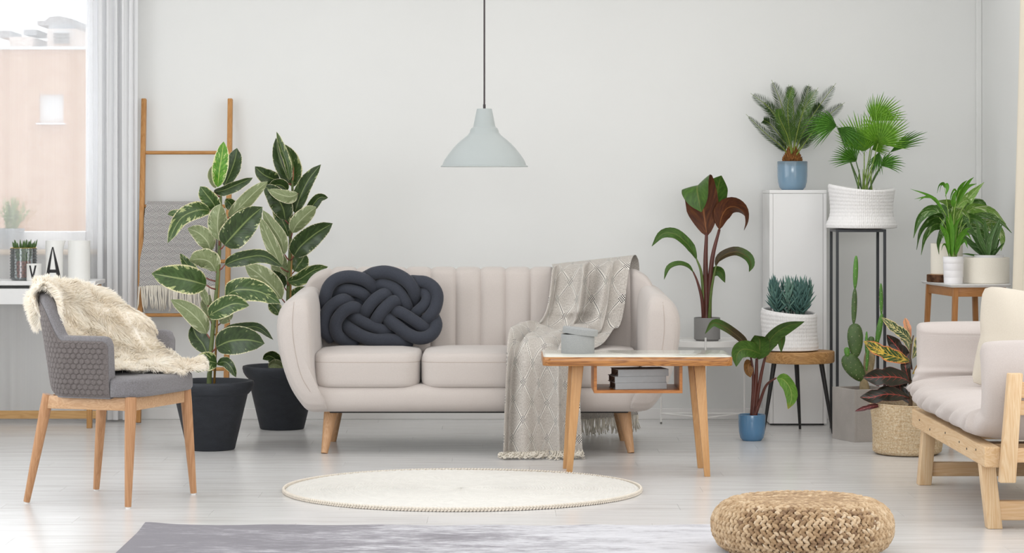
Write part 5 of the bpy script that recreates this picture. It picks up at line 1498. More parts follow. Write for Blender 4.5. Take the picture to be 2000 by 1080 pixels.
sd_.part('top_plate', cub(ax0 + q_, ax1 - q_, S0 + q_, S1 - q_, az - .003, az), m_black_metal, smooth=False)
def knit(c, prof, rows, cols, tilt, m, amp=.0042, squash=1.0, lump=.0):
    """knitted tube: prof is a list of (radius, height); every stitch is a small v of yarn"""
    pr = np.array(spl(prof, 300)); al = np.concatenate([[0], np.cumsum(np.linalg.norm(np.diff(pr, axis=0), axis=1))]); tot_ = al[-1]
    def fn(U, V):
        a = U * 2 * PI; s = V * tot_
        r_ = np.interp(s, al, pr[:, 0]); z_ = np.interp(s, al, pr[:, 1]); hmax = pr[:, 1].max()
        cu = np.mod(U * cols, 1.0); cv_ = V * rows
        leg = np.abs(cu - .5) * 2                      # two legs of a stitch
        ph_ = np.mod(cv_ + .45 * leg, 1.0)
        hgt = np.sin(PI * ph_) ** .6 * (np.sin(PI * np.mod(cu * 2, 1.0)) ** .5)
        k = np.clip(z_ / hmax, 0, 1)
        lumpy = lump * (np.sin(a * 3 + 1.0 + 5 * k) * .6 + np.sin(a * 5 + 2) * .4) * np.sin(PI * np.clip(k, 0, 1))
        rr_ = r_ + amp * (hgt - .5) + lumpy
        zz_ = z_ + tilt(a) * np.clip((k - .35) / .65, 0, 1) ** 1.5
        return c[0] + rr_ * np.cos(a), c[1] + squash * rr_ * np.sin(a), c[2] + zz_
    return grid(fn, cols * 6, rows * 5, True)
D = (S0 + S1) / 2; c = P(1682.5, 0, D); u = D / F
kh = P(0, 366, D).z - az
kb = Thing('fan_palm', (c.x, D, az), 'fan palm in a white knitted basket on the tall black stand', 'plant')
prof = [(.02, .003), (62 * u, .004), (68.5 * u, .016), (66 * u, .040), (62 * u, .065), (60.5 * u, .10), (62 * u, .15), (64.5 * u, kh - .014), (63.5 * u, kh), (60 * u, kh - .003), (58 * u, kh - .03)]
kb.part('knitted_basket', knit((c.x, D, az), prof, 22, 52, lambda a: -.010 * np.cos(a) + .006 * np.sin(a) + .006 * np.cos(2 * a), m_knit, .0045), m_knit, ang=None)
kb.part('inner_pot', lathe([(56 * u, .01), (57 * u, kh - .05), (55 * u, kh - .05), (55 * u, kh - .06)], 32, (c.x, D, az)), m_pot_black)
kb.part('soil', lathe([(56 * u, kh - .058), (.001, kh - .052)], 24, (c.x, D, az), False), m_soil)
def fan(hub, D, dd, axis, spread, R0, n, mats, tiltv=0.0, droop=.15, asym=0.0):
    """palmate leaf: hub px, axis angle in degrees (0 right, 90 up), blades fused near the hub and split beyond"""
    h = P(hub[0], hub[1], D + dd); u_ = D / F; g = Geo(); a0 = math.radians(axis); N = n
    ex = Vector((math.cos(a0), tiltv, math.sin(a0))).normalized(); ey = Vector((-math.sin(a0), 0, math.cos(a0))); ey = (ey - ex * ey.dot(ex)).normalized(); ez = ex.cross(ey)
    for k in range(N):
        t = (k + .5) / N * 2 - 1; a = math.radians(spread / 2) * t
        L = 1.1 * R0 * u_ * (1 - .32 * t * t + .08 * RN.uniform(-1, 1) + asym * t)
        d = ex * math.cos(a) + ey * math.sin(a); da = math.radians(spread / N) * .60
        side = -ex * math.sin(a) + ey * math.cos(a)
        pz_ = .0022 * (1 if k % 2 else -1)
        pts = []
        for s, wf in ((0.02, 1), (.35, 1), (.50, 1.0), (.80, .55), (1.0, .05)):
            w_ = (L * s * math.tan(da)) if s <= .50 else L * .50 * math.tan(da) * wf
            p = h + d * (L * s) - Vector((0, 0, 1)) * (droop * L * s ** 2.2) + ez * (pz_ * min(1, s * 2) + .10 * L * (t * t - .3) * s)
            pts.append((p + side * w_, p + ez * pz_ * 2 * (s < .9), p - side * w_))
        v = [tuple(q) for tr3 in pts for q in tr3]; f = []; uv = []; fm = []
        for i in range(4):
            for j in range(2):
                f.append((i * 3 + j, i * 3 + j + 1, i * 3 + j + 4, i * 3 + j + 3)); fm.append(0)
                uv.append([(i / 4, k / N), (i / 4, (k + .5) / N), ((i + 1) / 4, (k + .5) / N), ((i + 1) / 4, k / N)])
        g.add(Geo(v, f, uv, fm))
    return g
base = (1688, 372)
FANS = [  # hub, depth, axis, spread, radius px, blades, dark?, tilt, droop, asym
 ((1634, 246), -.04, 168, 105, 64, 22, 1, -.25, .25, .0),
 ((1636, 250), .04, -28, 80, 56, 16, 1, -.2, .25, .0),
 ((1706, 236), .05, 62, 120, 60, 24, 0, .2, .05, -.25),
 ((1688, 296), .02, 100, 130, 74, 28, 0, .25, .0, .0),
 ((1715, 280), -.06, 72, 170, 66, 34, 0, -.15, .0, -.1),
 ((1672, 315), -.05, 132, 105, 56, 22, 1, -.5, .15, .15),
 ((1738, 298), .02, 38, 34, 80, 9, 1, -.1, .18, .0),
 ((1721, 324), -.04, 35, 85, 46, 12, 1, -.4, .30, .0),
 ((1717, 297), .03, 255, 70, 44, 12, 1, -.3, .0, .0),
 ((1703, 292), .05, 25, 90, 40, 14, 0, .2, .2, .0),
]
for hub, dd, axs, spd, R0, n, dk, tv, dp, asy in FANS:
    st_ = [P(base[0] + RN.uniform(-9, 9), base[1] + 14, D + RN.uniform(-.03, .03)), P((base[0] * .45 + hub[0] * .55), base[1] * .5 + hub[1] * .5, D + dd * .5), P(hub[0], hub[1], D + dd)]
    q = [Vector(k) for k in spl(st_, 12)]
    pe = kb.part('petiole', tube(q, [.0040, .0030, .0024], 7), m_fan_stem_d if dk else m_fan_stem, ang=None)
    kb.part('fan_leaf', fan(hub, D, dd, axs, spd, R0, n, None, tv, dp, asy), [m_fan_d if dk else m_fan], ang=None)
for k in range(4):
    x_ = 1676 + k * 9
    kb.part('stem', tube([P(x_, 386, D), P(x_ + RN.uniform(-3, 3), 350, D), P(x_ + RN.uniform(-4, 4), 330, D)], [.006, .0045, .001], 8), m_fan_stem)

# ================= wooden stool with knitted basket =================
D = 12.70; c = P(1560.5, 0, D); u = D / F; R_ = 70 * u; zt_s = .402
so = Thing('wooden_stool', (c.x, D, 0), 'round rough wood slab stool on three black legs before the cabinet', 'stool')
def slabo(r): return [(c.x + r * (1 + .018 * math.sin(3 * a + 1) + .012 * math.sin(7 * a)) * math.cos(a), D + r * (1 + .018 * math.sin(3 * a + 1) + .012 * math.sin(7 * a)) * math.sin(a)) for a in np.linspace(0, 2 * PI, 56, endpoint=False)]
so.part('seat_slab', slab(slabo(R_ - .003), zt_s - .057, zt_s, .007), m_slab, ang=.7)
for (tx, ty, bx_, by, Dt, Db_) in ((1512, 712, 1491, 845, 12.63, 12.60), (1555.5, 712, 1562.5, 838, 12.82, 12.85), (1604, 712, 1627, 847, 12.63, 12.60)):
    t = P(tx, 0, Dt); b = P(bx_, 0, Db_); t.z = zt_s - .055; b.z = 0
    so.part('leg', tube([b, b.lerp(t, .5), t], [.0062, .0098, .0125], 12), m_black_wood)
D = 12.70; c = P(1541, 0, D); kh = .20
k2 = Thing('chalk_stick_succulent', (c.x, D, zt_s), 'blue-green chalk stick succulent in a slouchy white knitted basket on the stool', 'plant')
prof = [(.02, .003), (52 * u, .004), (56.5 * u, .018), (55 * u, .05), (53.5 * u, .09), (54 * u, .13), (54.5 * u, .175), (53 * u, kh - .004), (51 * u, kh), (49 * u, kh - .006), (48 * u, kh - .03)]
k2.part('knitted_basket', knit((c.x, D, zt_s), prof, 18, 44, lambda a: -.012 * np.cos(a) + .010 * np.sin(a), m_knit, .0042, 1.0, .005), m_knit, ang=None)
k2.part('soil', lathe([(48 * u, kh - .03), (.001, kh - .02)], 24, (c.x, D, zt_s), False), m_soil)
for k in range(30):
    a = RN.random() * 6.28; q = math.sqrt(RN.random()) * .085
    b = Vector((c.x + .004 + q * math.cos(a), D + q * math.sin(a), zt_s + kh - .025)); H_ = RN.uniform(.10, .185) * (1 - q * 2.2)
    t = b + Vector((math.cos(a) * q * .42 + RN.uniform(-.01, .01), math.sin(a) * q * .3, H_))
    g = tube([b, b.lerp(t, .5), t], [.0035, .003, .002], 6); g.uv = None; g.fm = [1] * len(g.f)
    nL = 17
    for i in range(nL):
        s_ = .12 + .88 * i / nL; p = b.lerp(t, s_); an = i * 2.4 + k; el_ = np.interp(s_, [0, .6, 1], [.55, .95, 1.4])
        d = Vector((math.cos(an) * math.cos(el_), math.sin(an) * math.cos(el_), math.sin(el_))); L = RN.uniform(.055, .080) * (1 - .25 * s_)
        lg = tube([p, p + d * L * .35, p + d * L * .7 + Vector((0, 0, .003)), p + d * L + Vector((0, 0, .008))], [.0022, .0043, .0038, .0004], 5, True, None, .6); lg.uv = None; lg.fm = [0] * len(lg.f); g.add(lg)
    k2.part('shoot', g, [m_chalk if k % 3 else m_chalk_l, m_chalk_l], ang=None)
g = tube([P(1510, 612, 12.66), P(1509, 596, 12.66)], .0035, 4); k2.part('plant_label', g, m_white, label='white plastic plant label')

# ================= concrete planter with prickly pear =================
A_ = Vector((P(1668.7, 0, 12.17).x, 12.17)); B_ = Vector((P(1625.5, 0, 12.37).x, 12.37)); e1 = (B_ - A_); sL = e1.length; e1 = e1 / sL; e2 = Vector((-e1.y, e1.x)) * -1
if e2.x < 0: e2 = -e2
hP = P(0, 761.5, 12.17).z
Mx = Matrix(((e2.x, e1.x, 0, A_.x), (e2.y, e1.y, 0, A_.y), (0, 0, 1, 0), (0, 0, 0, 1)))
cen = A_ + (e1 + e2) * sL / 2
cp = Thing('prickly_pear', (cen.x, cen.y, 0), 'tall prickly pear cactus in a square concrete planter on the floor', 'cactus')
t = .014
for nm_, bxx in (('planter_side', (0, t, 0, sL)), ('planter_side', (sL - t, sL, 0, sL)), ('planter_side', (t, sL - t, 0, t)), ('planter_side', (t, sL - t, sL - t, sL))):
    cp.part(nm_, cub(bxx[0], bxx[1], bxx[2], bxx[3], 0, hP, .0012).xf(Mx), m_concrete, smooth=False)
cp.part('planter_base', cub(t, sL - t, t, sL - t, 0.002, .02).xf(Mx), m_concrete, smooth=False)
cp.part('soil', cub(t, sL - t, t, sL - t, hP - .03, hP - .018).xf(Mx), m_soil_pale, smooth=False)
DC = cen.y
def padl(cx_, cy_c, w, h, tilt, dd, m, T=cp, thick=.4, rot=0.0, areoles=True, shape=1.0):
    ctr = P(cx_, cy_c, DC + dd); u_ = (DC + dd) / F; hw, hh = w * u_ / 2, h * u_ / 2; th_ = max(.007, hw * thick)
    Rm = Matrix.Rotation(math.radians(tilt), 3, 'Y') @ Matrix.Rotation(rot, 3, 'Z')
    v = []; f = []; nu, nv = 16, 12
    for j in range(nv + 1):
        ph_ = PI * j / nv; zz = -math.cos(ph_); rr_ = math.sin(ph_) ** .85
        eg = 1 + .18 * zz * shape - .05
        for i in range(nu):
            a = 2 * PI * i / nu
            p = Vector((hw * rr_ * eg * math.cos(a), th_ * rr_ * math.sin(a), hh * zz)); v.append(tuple(ctr + Rm @ p))
    for j in range(nv):
        for i in range(nu):
            f.append((j * nu + i, j * nu + (i + 1) % nu, (j + 1) * nu + (i + 1) % nu, (j + 1) * nu + i))
    o = T.part('pad', Geo(v, f), m, ang=None)
    if areoles:
        ag = Geo(); rows_ = max(3, int(h / 8))
        for j in range(1, rows_):
            zz = -1 + 2 * j / rows_; rr_ = math.sqrt(max(0, 1 - zz * zz)) ** .85; nx = max(1, int(w * rr_ / 11))
            for k in range(nx + 1):
                xx_ = (-.92 + 1.84 * (k + .5 * (j % 2)) / max(1, nx)); 
                if abs(xx_) > .96: continue
                yy_ = -math.sqrt(max(0, 1 - xx_ * xx_))
                eg = 1 + .18 * zz * shape - .05
                p = ctr + Rm @ Vector((hw * rr_ * eg * xx_, th_ * rr_ * yy_, hh * zz))
                for q2 in range(3):
                    dr_v = (Rm @ Vector((xx_ * .5 + RN.uniform(-.5, .5), -.5 + RN.uniform(-.4, .4), RN.uniform(-.5, .5)))).normalized()
                    n1 = dr_v.cross(Vector((0, 0, 1))).normalized() * .0009; L = RN.uniform(.003, .009)
                    ag.add(Geo([tuple(p - n1), tuple(p + n1), tuple(p + dr_v * L)], [(0, 1, 2)]))
                ag.add(Geo([tuple(p + Vector(q_2)) for q_2 in ((-.0013, -.0006, 0), (0, -.0012, -.0013), (.0013, -.0006, 0), (0, -.0012, .0013))], [(0, 1, 2, 3)]))
        cp.part('spines', ag, m_areole, o, kind='stuff', ang=None)
    return o
cp.part('trunk', tube([P(1690, 772, DC), P(1688, 752, DC), P(1686, 737, DC)], [.026, .023, .013], 12), m_cact_w)
padl(1668, 718, 37, 62, -35, -.005, m_cact); padl(1670.5, 665, 32, 67, -2, 0, m_cact)
padl(1668.5, 598, 11.5, 70, 2, .0, m_cact, thick=.7, shape=.2); padl(1671, 532, 10.5, 66, 2, .0, m_cact_l, thick=.7, shape=.3)
padl(1654.5, 688, 12, 20, -8, -.01, m_cact_l, thick=.7)
padl(1697, 711, 23, 66, 6, .02, m_cact_w, thick=.6); padl(1702, 693, 16, 60, 10, .04, m_cact); padl(1692, 668, 6, 42, 2, .0, m_cact_l, thick=.8, shape=.2)
padl(1701.5, 667, 14, 20, 0, .02, m_cact, thick=.7); padl(1717.5, 642, 12, 62, 10, .04, m_cact_l, thick=.6, shape=-.3); padl(1721, 584, 8, 62, -1, .04, m_cact_l, thick=.8, shape=.2)
padl(1694, 700, 7, 50, 4, -.02, m_cact_l, thick=.8, shape=.2)

# ================= croton in a jute basket =================
D = 11.64; c = P(1772, 0, D); u = D / F; rB, rT = 65 * u, 71 * u; hB = P(0, 793, D - rT).z
cr = Thing('croton', (c.x, D, 0), 'croton with red and yellow leaves in a coiled jute basket behind the daybed', 'plant')
NR = 33
def coil(U, V):
    a = U * 2 * PI; k = V * NR; zz = V * hB
    r_ = rB + (rT - rB) * np.clip(V, 0, 1) ** .8 - .018 * np.clip((.07 - V) / .07, 0, 1) ** 2 + .0028 * np.abs(np.sin(k * PI)) + .0009 * np.sin(a * 210 + np.floor(k) * 2.1)
    r_ = r_ + .004 * np.sin(a * 3 + V * 4)
    return c.x + r_ * np.cos(a), D + r_ * np.sin(a), .002 + zz + .003 * np.sin(a * 2 + 1) * V
cr.part('coiled_basket', grid(coil, 420, NR * 5, True), m_jute, ang=None)
cr.part('basket_base', lathe([(rB - .016, .002), (.001, .002)], 40, (c.x, D, 0), False), m_jute)
cr.part('basket_lining', lathe([(rT - .006, hB - .001), (rT - .012, .03), (.001, .02)], 48, (c.x, D, 0), False), m_jute)
cr.part('soil', lathe([(rT - .012, hB - .035), (.001, hB - .03)], 32, (c.x, D, 0), False), m_soil)
stem(cr, [(1777, 806), (1779, 770), (1776, 725), (1779, 680), (1784, 655)], [.010, .008, .007, .005, .003], m_stem_b, D)
CRL = [
 ([(1782, 672), (1768, 655, -.03), (1746, 640, -.05), (1722, 620, -.06)], 22, [m_cro_g, m_cro_p], .2),
 ([(1779, 662), (1774, 645, -.01), (1770, 632, 0), (1768, 621, .01)], 15, [m_cro_p, m_cro_p], .1),
 ([(1779, 706), (1760, 700, -.05), (1733, 692, -.08), (1708, 680, -.10), (1687, 667, -.11)], 32, [m_cro_y, m_cro_p], .35),
 ([(1782, 722), (1768, 700, .03), (1750, 675, .04), (1732, 654, .04)], 30, [m_cro_d, m_cro_r], -.1),
 ([(1778, 746), (1760, 738, -.06), (1735, 736, -.10), (1710, 737, -.12), (1686, 737, -.13)], 40, [m_cro_d, m_cro_r], .25),
 ([(1778, 778), (1757, 772, -.05), (1730, 770, -.08), (1703, 776, -.10), (1680, 776, -.11)], 34, [m_cro_d, m_cro_r], .5),
 ([(1728, 792, -.06), (1708, 793, -.10), (1690, 797, -.12), (1670, 803, -.13)], 11, [m_cro_r, m_cro_r], .3),
 ([(1782, 744), (1770, 742, .02), (1757, 750, .0), (1760, 765, -.02)], 24, [m_cro_d, m_cro_d], .0),
 ([(1782, 700), (1792, 680, .04), (1800, 655, .05), (1806, 632, .05)], 26, [m_cro_g, m_cro_p], .1),
 ([(1782, 730), (1800, 715, .03), (1820, 708, .04), (1838, 706, .04)], 30, [m_cro_y, m_cro_p], .2),
 ([(1780, 775), (1800, 765, .02), (1822, 768, .03), (1838, 780, .03)], 32, [m_cro_d, m_cro_r], .3),
 ([(1779, 690), (1772, 668, .05), (1762, 655, .07), (1758, 640, .08)], 20, [m_cro_g, m_cro_p], .2),
 ([(1780, 790), (1768, 775, .06), (1750, 760, .08), (1735, 755, .08)], 26, [m_cro_d, m_cro_d], .1),
 ([(1779, 752), (1770, 725, -.02), (1768, 705, -.01), (1775, 690, .0)], 22, [m_cro_d, m_cro_r], .2),
]
for pts, w, mats, rl_ in CRL:
    lf(cr, pts, w, D, mats, prof='croton', fold=.22, roll=rl_, wavy=.12, nl=18, nw=6)

# ================= small side table by the right wall =================
a0 = math.radians(6); ex_ = Vector((math.cos(a0), math.sin(a0), 0)); ey_ = Vector((-math.sin(a0), math.cos(a0), 0))
o0 = P(1856, 0, 12.0); o0.z = 0; zT = P(0, 556, 12.0).z; wX, wY = .298, .53
def ST_(x, y, z): return o0 + ex_ * x + ey_ * y + Vector((0, 0, z))
M_t = Matrix(((ex_.x, ey_.x, 0, o0.x), (ex_.y, ey_.y, 0, o0.y), (0, 0, 1, 0), (0, 0, 0, 1)))
stb = Thing('side_table', tuple(ST_(wX / 2, wY / 2, 0)), 'white-topped wooden side table carrying three potted plants by the right wall', 'table')
top_o = rrect(0, 0, wX, wY, .012, 4)
bm = bmesh.new(); a = [bm.verts.new((x * .93 + wX * .035, y * .96 + wY * .02, zT - .014)) for x, y in top_o]; b = [bm.verts.new((x, y, zT - .003)) for x, y in top_o]; c3 = [bm.verts.new((x, y, zT)) for x, y in top_o]; n = len(a)
for p_, q_2 in ((a, b), (b, c3)):
    for i in range(n): bm.faces.new((p_[i], p_[(i + 1) % n], q_2[(i + 1) % n], q_2[i]))
bm.faces.new(a[::-1]); bm.faces.new(c3)
stb.part('tabletop', from_bm(bm).xf(M_t), m_white, ang=.5)
ins = .035
for (x, y, dx, dy) in ((ins, ins, -.03, -.03), (wX - ins, ins, .03, -.03), (ins, wY - ins, -.03, .03), (wX - ins, wY - ins, .03, .03)):
    stb.part('leg', tube([ST_(x + dx, y + dy, 0), ST_(x, y, zT - .014)], [.013, .017], 4, True, ex_ + ey_), m_bamboo, ang=.5)
for (x0_, y0_, x1_, y1_) in ((ins, ins, wX - ins, ins), (ins, wY - ins, wX - ins, wY - ins), (ins, ins, ins, wY - ins), (wX - ins, ins, wX - ins, wY - ins)):
    stb.part('apron', beam(ST_(x0_, y0_, zT - .036), ST_(x1_, y1_, zT - .036), (.016, .044), (.016, .044), tuple(ey_ if y0_ == y1_ else ex_), .001), m_bamboo_x)
# bark slice under the tall cream pot
D = 12.36; c = P(1850, 0, D); u = D / F
tb = Thing('bark_slice', (c.x, D, zT), 'dark bark-edged wood slice under the tall cream pot', 'wood slice')
rw = 38 * u; ro = [(c.x + rw * (1 + .03 * math.sin(5 * a) + .02 * math.sin(11 * a + 1) + .012 * math.sin(23 * a)) * math.cos(a), D + rw * (1 + .03 * math.sin(5 * a) + .02 * math.sin(11 * a + 1)) * math.sin(a)) for a in np.linspace(0, 2 * PI, 90, endpoint=False)]
hs = .036
tb.part('bark', slab(ro, zT, zT + hs, .003), m_bark, ang=.9)
tb.part('cut_face', slab([(c.x + (x - c.x) * .93, D + (y - D) * .93) for x, y in ro], zT + hs - .001, zT + hs + .001, 0), m_slab, ang=.9)
zb_ = zT + hs + .001
D1_ = D; rp = 31 * u; c1 = P(1849, 0, D); h1 = P(0, 475, D).z - zb_
ag_ = Thing('chinese_evergreen', (c1.x, D, zb_), 'broad-leaved Chinese evergreen in a tall cream cylinder pot on the bark slice', 'plant')
pot_cyl(ag_, (c1.x, D, zb_), rp, h1, m_drum, rim=.004, depth=.015)
D2_ = 12.12; c2 = P(1862, 0, D2_); u2 = D2_ / F; h2 = P(0, 501, D2_).z - zT; r2 = 20 * u2
pp_ = Thing('parlour_palm', (c2.x, D2_, zT), 'parlour palm in a ribbed white ceramic pot at the table\'s front corner', 'plant')
pp_.part('pot', lathe([(r2 * .90, 0), (r2 * .92, .003), (r2 * .935, h2 * .22), (r2 * .925, h2 * .235), (r2 * .945, h2 * .25), (r2 * .955, h2 * .47), (r2 * .945, h2 * .485), (r2 * .965, h2 * .5), (r2 * .985, h2 * .73), (r2 * .975, h2 * .745), (r2, h2 * .76), (r2 * 1.02, h2), (r2 * .94, h2), (r2 * .9, h2 - .02)], 40, (c2.x, D2_, zT)), m_pot_white, ang=None)
pp_.part('soil', lathe([(r2 * .92, h2 - .016), (.001, h2 - .012)], 20, (c2.x, D2_, zT), False), m_soil)
D3_ = 12.19; c3_ = P(1926.5, 0, D3_); u3 = D3_ / F; r3 = 44.5 * u3; h3 = P(0, 503.5, D3_ - r3).z - zT
gs = Thing('gasteria', (c3_.x, D3_, zT), 'spiky aloe-like plant in a wide cream drum pot on the side table', 'plant')
pot_cyl(gs, (c3_.x, D3_, zT), r3, h3, m_drum, rim=.004, soil=None)
cin = P(1931, 0, D3_); gs.part('inner_pot', lathe([(29 * u3, h3 * .5), (29 * u3, h3 + .011), (27 * u3, h3 + .011), (27 * u3, h3 - .0)], 36, (cin.x, D3_, zT)), m_pot_white)
gs.part('soil', lathe([(27 * u3, h3 + .002), (.001, h3 + .005)], 20, (cin.x, D3_, zT), False), m_soil)
gs.part('inner_plate', lathe([(r3 - .004, h3 - .03), (.001, h3 - .03)], 30, (c3_.x, D3_, zT), False), m_drum)
# Chinese evergreen: broad arching leaves
AG = [([(1852, 470), (1835, 420), (1815, 412), (1795, 430), (1784, 465)], 24), ([(1852, 470), (1838, 428, -.04), (1815, 430, -.08), (1797, 450, -.1), (1790, 488, -.1)], 26), ([(1855, 470), (1840, 440, -.05), (1822, 440, -.1), (1806, 462, -.12), (1799, 498, -.12)], 24),
 ([(1850, 470), (1845, 415, .05), (1825, 408, .06), (1797, 418, .06)], 20), ([(1852, 470), (1846, 445, -.08), (1838, 455, -.12), (1832, 475, -.13), (1834, 497, -.13)], 16), ([(1856, 465), (1862, 410, .04), (1850, 395, 0), (1830, 392, -.03)], 22),
 ([(1862, 465), (1885, 400, .04), (1900, 378, .04), (1922, 356, .04)], 24), ([(1862, 465), (1890, 415, 0), (1910, 405, -.02), (1940, 412, -.04), (1965, 438, -.05)], 22), ([(1864, 465), (1895, 425, .04), (1920, 418, .05), (1950, 430, .05), (1976, 455, .05)], 20),
 ([(1865, 468), (1905, 440, .08), (1940, 442, .08), (1958, 465, .06), (1955, 490, .05)], 26), ([(1862, 465), (1880, 410, .08), (1895, 398, .1), (1918, 395, .1), (1930, 412, .1)], 20), ([(1858, 465), (1868, 420, -.05), (1880, 410, -.08), (1895, 425, -.1), (1890, 450, -.1)], 24),
 ([(1860, 465), (1880, 430, -.05), (1905, 428, -.09), (1925, 445, -.1), (1930, 470, -.1)], 20), ([(1855, 465), (1850, 430, -.08), (1845, 425, -.12), (1838, 440, -.15), (1842, 465, -.16)], 20), ([(1862, 465), (1875, 425, .1), (1890, 425, .12), (1910, 445, .12), (1912, 470, .12)], 24),
 ([(1864, 470), (1890, 450, -.04), (1915, 455, -.05), (1938, 470, -.05), (1946, 492, -.05)], 20), ([(1858, 465), (1866, 415, .0), (1876, 398, .02), (1888, 392, .03), (1897, 400, .04)], 22)]
for k, (pts, w) in enumerate(AG):
    pts = [(p[0], p[1], (p[2] if len(p) > 2 else 0) - .02) for p in pts]
    lf(ag_, pts, w, D1_, [m_agl_l if k in (5, 6, 7, 9, 11, 16) else m_agl] * 2, prof='lance', fold=.3, roll=RN.uniform(-.35, .35), nl=16, nw=4, wavy=.08)
# parlour palm: thin stems with arching narrow leaflets
PL = [([(1858, 502), (1856, 450), (1850, 400), (1845, 365)], -1), ([(1862, 502), (1862, 440), (1866, 400), (1875, 370)], 1), ([(1860, 502), (1858, 460), (1852, 430), (1842, 410)], -1), ([(1864, 502), (1868, 450), (1874, 420), (1884, 400)], 1), ([(1857, 502), (1852, 460), (1846, 440), (1835, 425)], -1), ([(1866, 502), (1870, 470), (1876, 440), (1880, 425)], 1), ([(1868, 502), (1874, 465), (1880, 445), (1888, 435)], 1)]
for pts, sg in PL:
    dd = RN.uniform(-.06, .02)
    stem(pp_, [(x, y, dd) for x, y in pts], [.0024, .002, .0014], m_grass_stem, D2_, 'stem', 12, 6)
PLV = [([(1845, 367), (1842, 358, 0), (1834, 362, -.01), (1830, 378, -.02)], 6), ([(1845, 367), (1843, 360), (1838, 362), (1835, 376)], 5), ([(1845, 366), (1849, 362), (1851, 370), (1846, 384)], 10),
 ([(1872, 395), (1880, 375), (1892, 355), (1902, 346)], 9), ([(1870, 400), (1872, 375), (1880, 360), (1889, 352)], 9), ([(1872, 396), (1885, 370), (1895, 362), (1908, 359)], 8), ([(1868, 402), (1862, 398), (1864, 380), (1872, 370)], 10), ([(1872, 392), (1865, 370), (1858, 380), (1855, 395)], 4),
 ([(1842, 412), (1828, 392), (1810, 380), (1778, 369)], 7), ([(1842, 410), (1825, 388), (1808, 384), (1795, 392)], 6), ([(1842, 412), (1826, 388), (1806, 385), (1786, 389)], 5),
 ([(1856, 500), (1854, 460), (1850, 430), (1848, 418)], 9), ([(1860, 500), (1860, 460), (1857, 430), (1855, 415)], 9), ([(1854, 495), (1848, 460), (1840, 445), (1836, 438)], 10), ([(1866, 498), (1872, 470), (1885, 450), (1896, 445)], 12), ([(1862, 500), (1866, 470), (1868, 445), (1866, 425)], 8), ([(1868, 498), (1876, 465), (1888, 455), (1898, 470)], 10), ([(1858, 500), (1860, 470), (1866, 440), (1880, 420)], 10), ([(1864, 500), (1870, 480), (1884, 470), (1890, 485)], 10), ([(1855, 505), (1848, 480), (1842, 478), (1838, 490)], 4)]
for k, (pts, w) in enumerate(PLV):
    dd = RN.uniform(-.07, .0)
    lf(pp_, [(p[0], p[1], dd - .01 * i) for i, p in enumerate(pts)], w, D2_, [m_parl, m_parl], prof='lance', fold=.25, roll=RN.uniform(-.3, .3), nl=12, nw=4)
GS = [([(1922, 500), (1900, 480), (1880, 462), (1858, 448)], 15), ([(1925, 500), (1905, 465), (1892, 440), (1880, 420)], 12), ([(1918, 500), (1900, 498), (1888, 496), (1878, 496)], 5), ([(1930, 500), (1912, 480), (1900, 478), (1890, 472)], 13), ([(1930, 500), (1914, 465), (1910, 445), (1906, 428)], 11), ([(1932, 500), (1926, 460), (1924, 440), (1924, 424)], 9),
 ([(1934, 500), (1942, 465), (1950, 440), (1953, 426)], 11), ([(1936, 500), (1944, 470), (1952, 448), (1959, 434)], 10), ([(1938, 500), (1946, 480), (1950, 470), (1954, 466)], 8), ([(1930, 500), (1932, 470), (1942, 445), (1952, 428)], 12), ([(1935, 502), (1938, 492), (1944, 488), (1946, 492)], 8), ([(1928, 500), (1918, 470), (1900, 455), (1888, 452)], 11), ([(1933, 500), (1934, 470), (1938, 450), (1936, 432)], 11), ([(1940, 500), (1950, 486), (1957, 478), (1962, 474)], 6)]
for k, (pts, w) in enumerate(GS):
    dd = RN.uniform(-.05, .05)
    lf(gs, [(p[0], p[1], dd - .012 * i) for i, p in enumerate(pts)], w, D3_, [m_aloe, m_aloe], prof='strap', fold=.5, roll=RN.uniform(-.2, .2), nl=12, nw=4)

# ================= pine daybed =================
db = Thing('pine_daybed', (2.0, 9.75, 0), 'pine-framed daybed with grey futon mattress at the right edge', 'daybed')
Y0, Y1 = 8.96, 10.55; RX0, RX1 = 1.690, 1.747; RZ0, RZ1 = .228, .300
db.part('front_rail', cub(RX0, RX1, Y0, Y1, RZ0, RZ1, .005), m_pine, smooth=False)
db.part('back_rail', cub(2.36, 2.417, Y0, Y1, RZ0, RZ1, .005), m_pine, smooth=False)
for x, sx_ in ((RX0 + .055, -1), (2.37, 1)):
    for Yb, Yt in ((9.085, 9.10), (10.425, 10.43)):
        near = Yb < 10
        if sx_ < 0:
            b = Vector((P(1941 if near else 1804.5, 0, Yb).x, Yb, 0)); t = Vector((P(1925 if near else 1815, 0, Yt).x + (.0 if near else .0), Yt, RZ0 + .03))
        else:
            b = Vector((2.40, Yb, 0)); t = Vector((2.34, Yt, RZ0 + .03))
        db.part('leg', flatleg(b, t, (.053, .06), (.053, .06), .004), m_pine_z)
for Yc, z0_, z1_ in ((9.085, .030, .098), (10.43, .036, .092)):
    db.part('stretcher', cub(RX0 + .06, 2.40, Yc - .022, Yc + .022, z0_, z1_, .004), m_pine_x, smooth=False)
for Yc in (9.35, 9.75, 10.15):
    db.part('seat_slat', cub(RX1, 2.36, Yc - .045, Yc + .045, RZ1 - .045, RZ1 - .022, .002), m_pine_x, smooth=False)
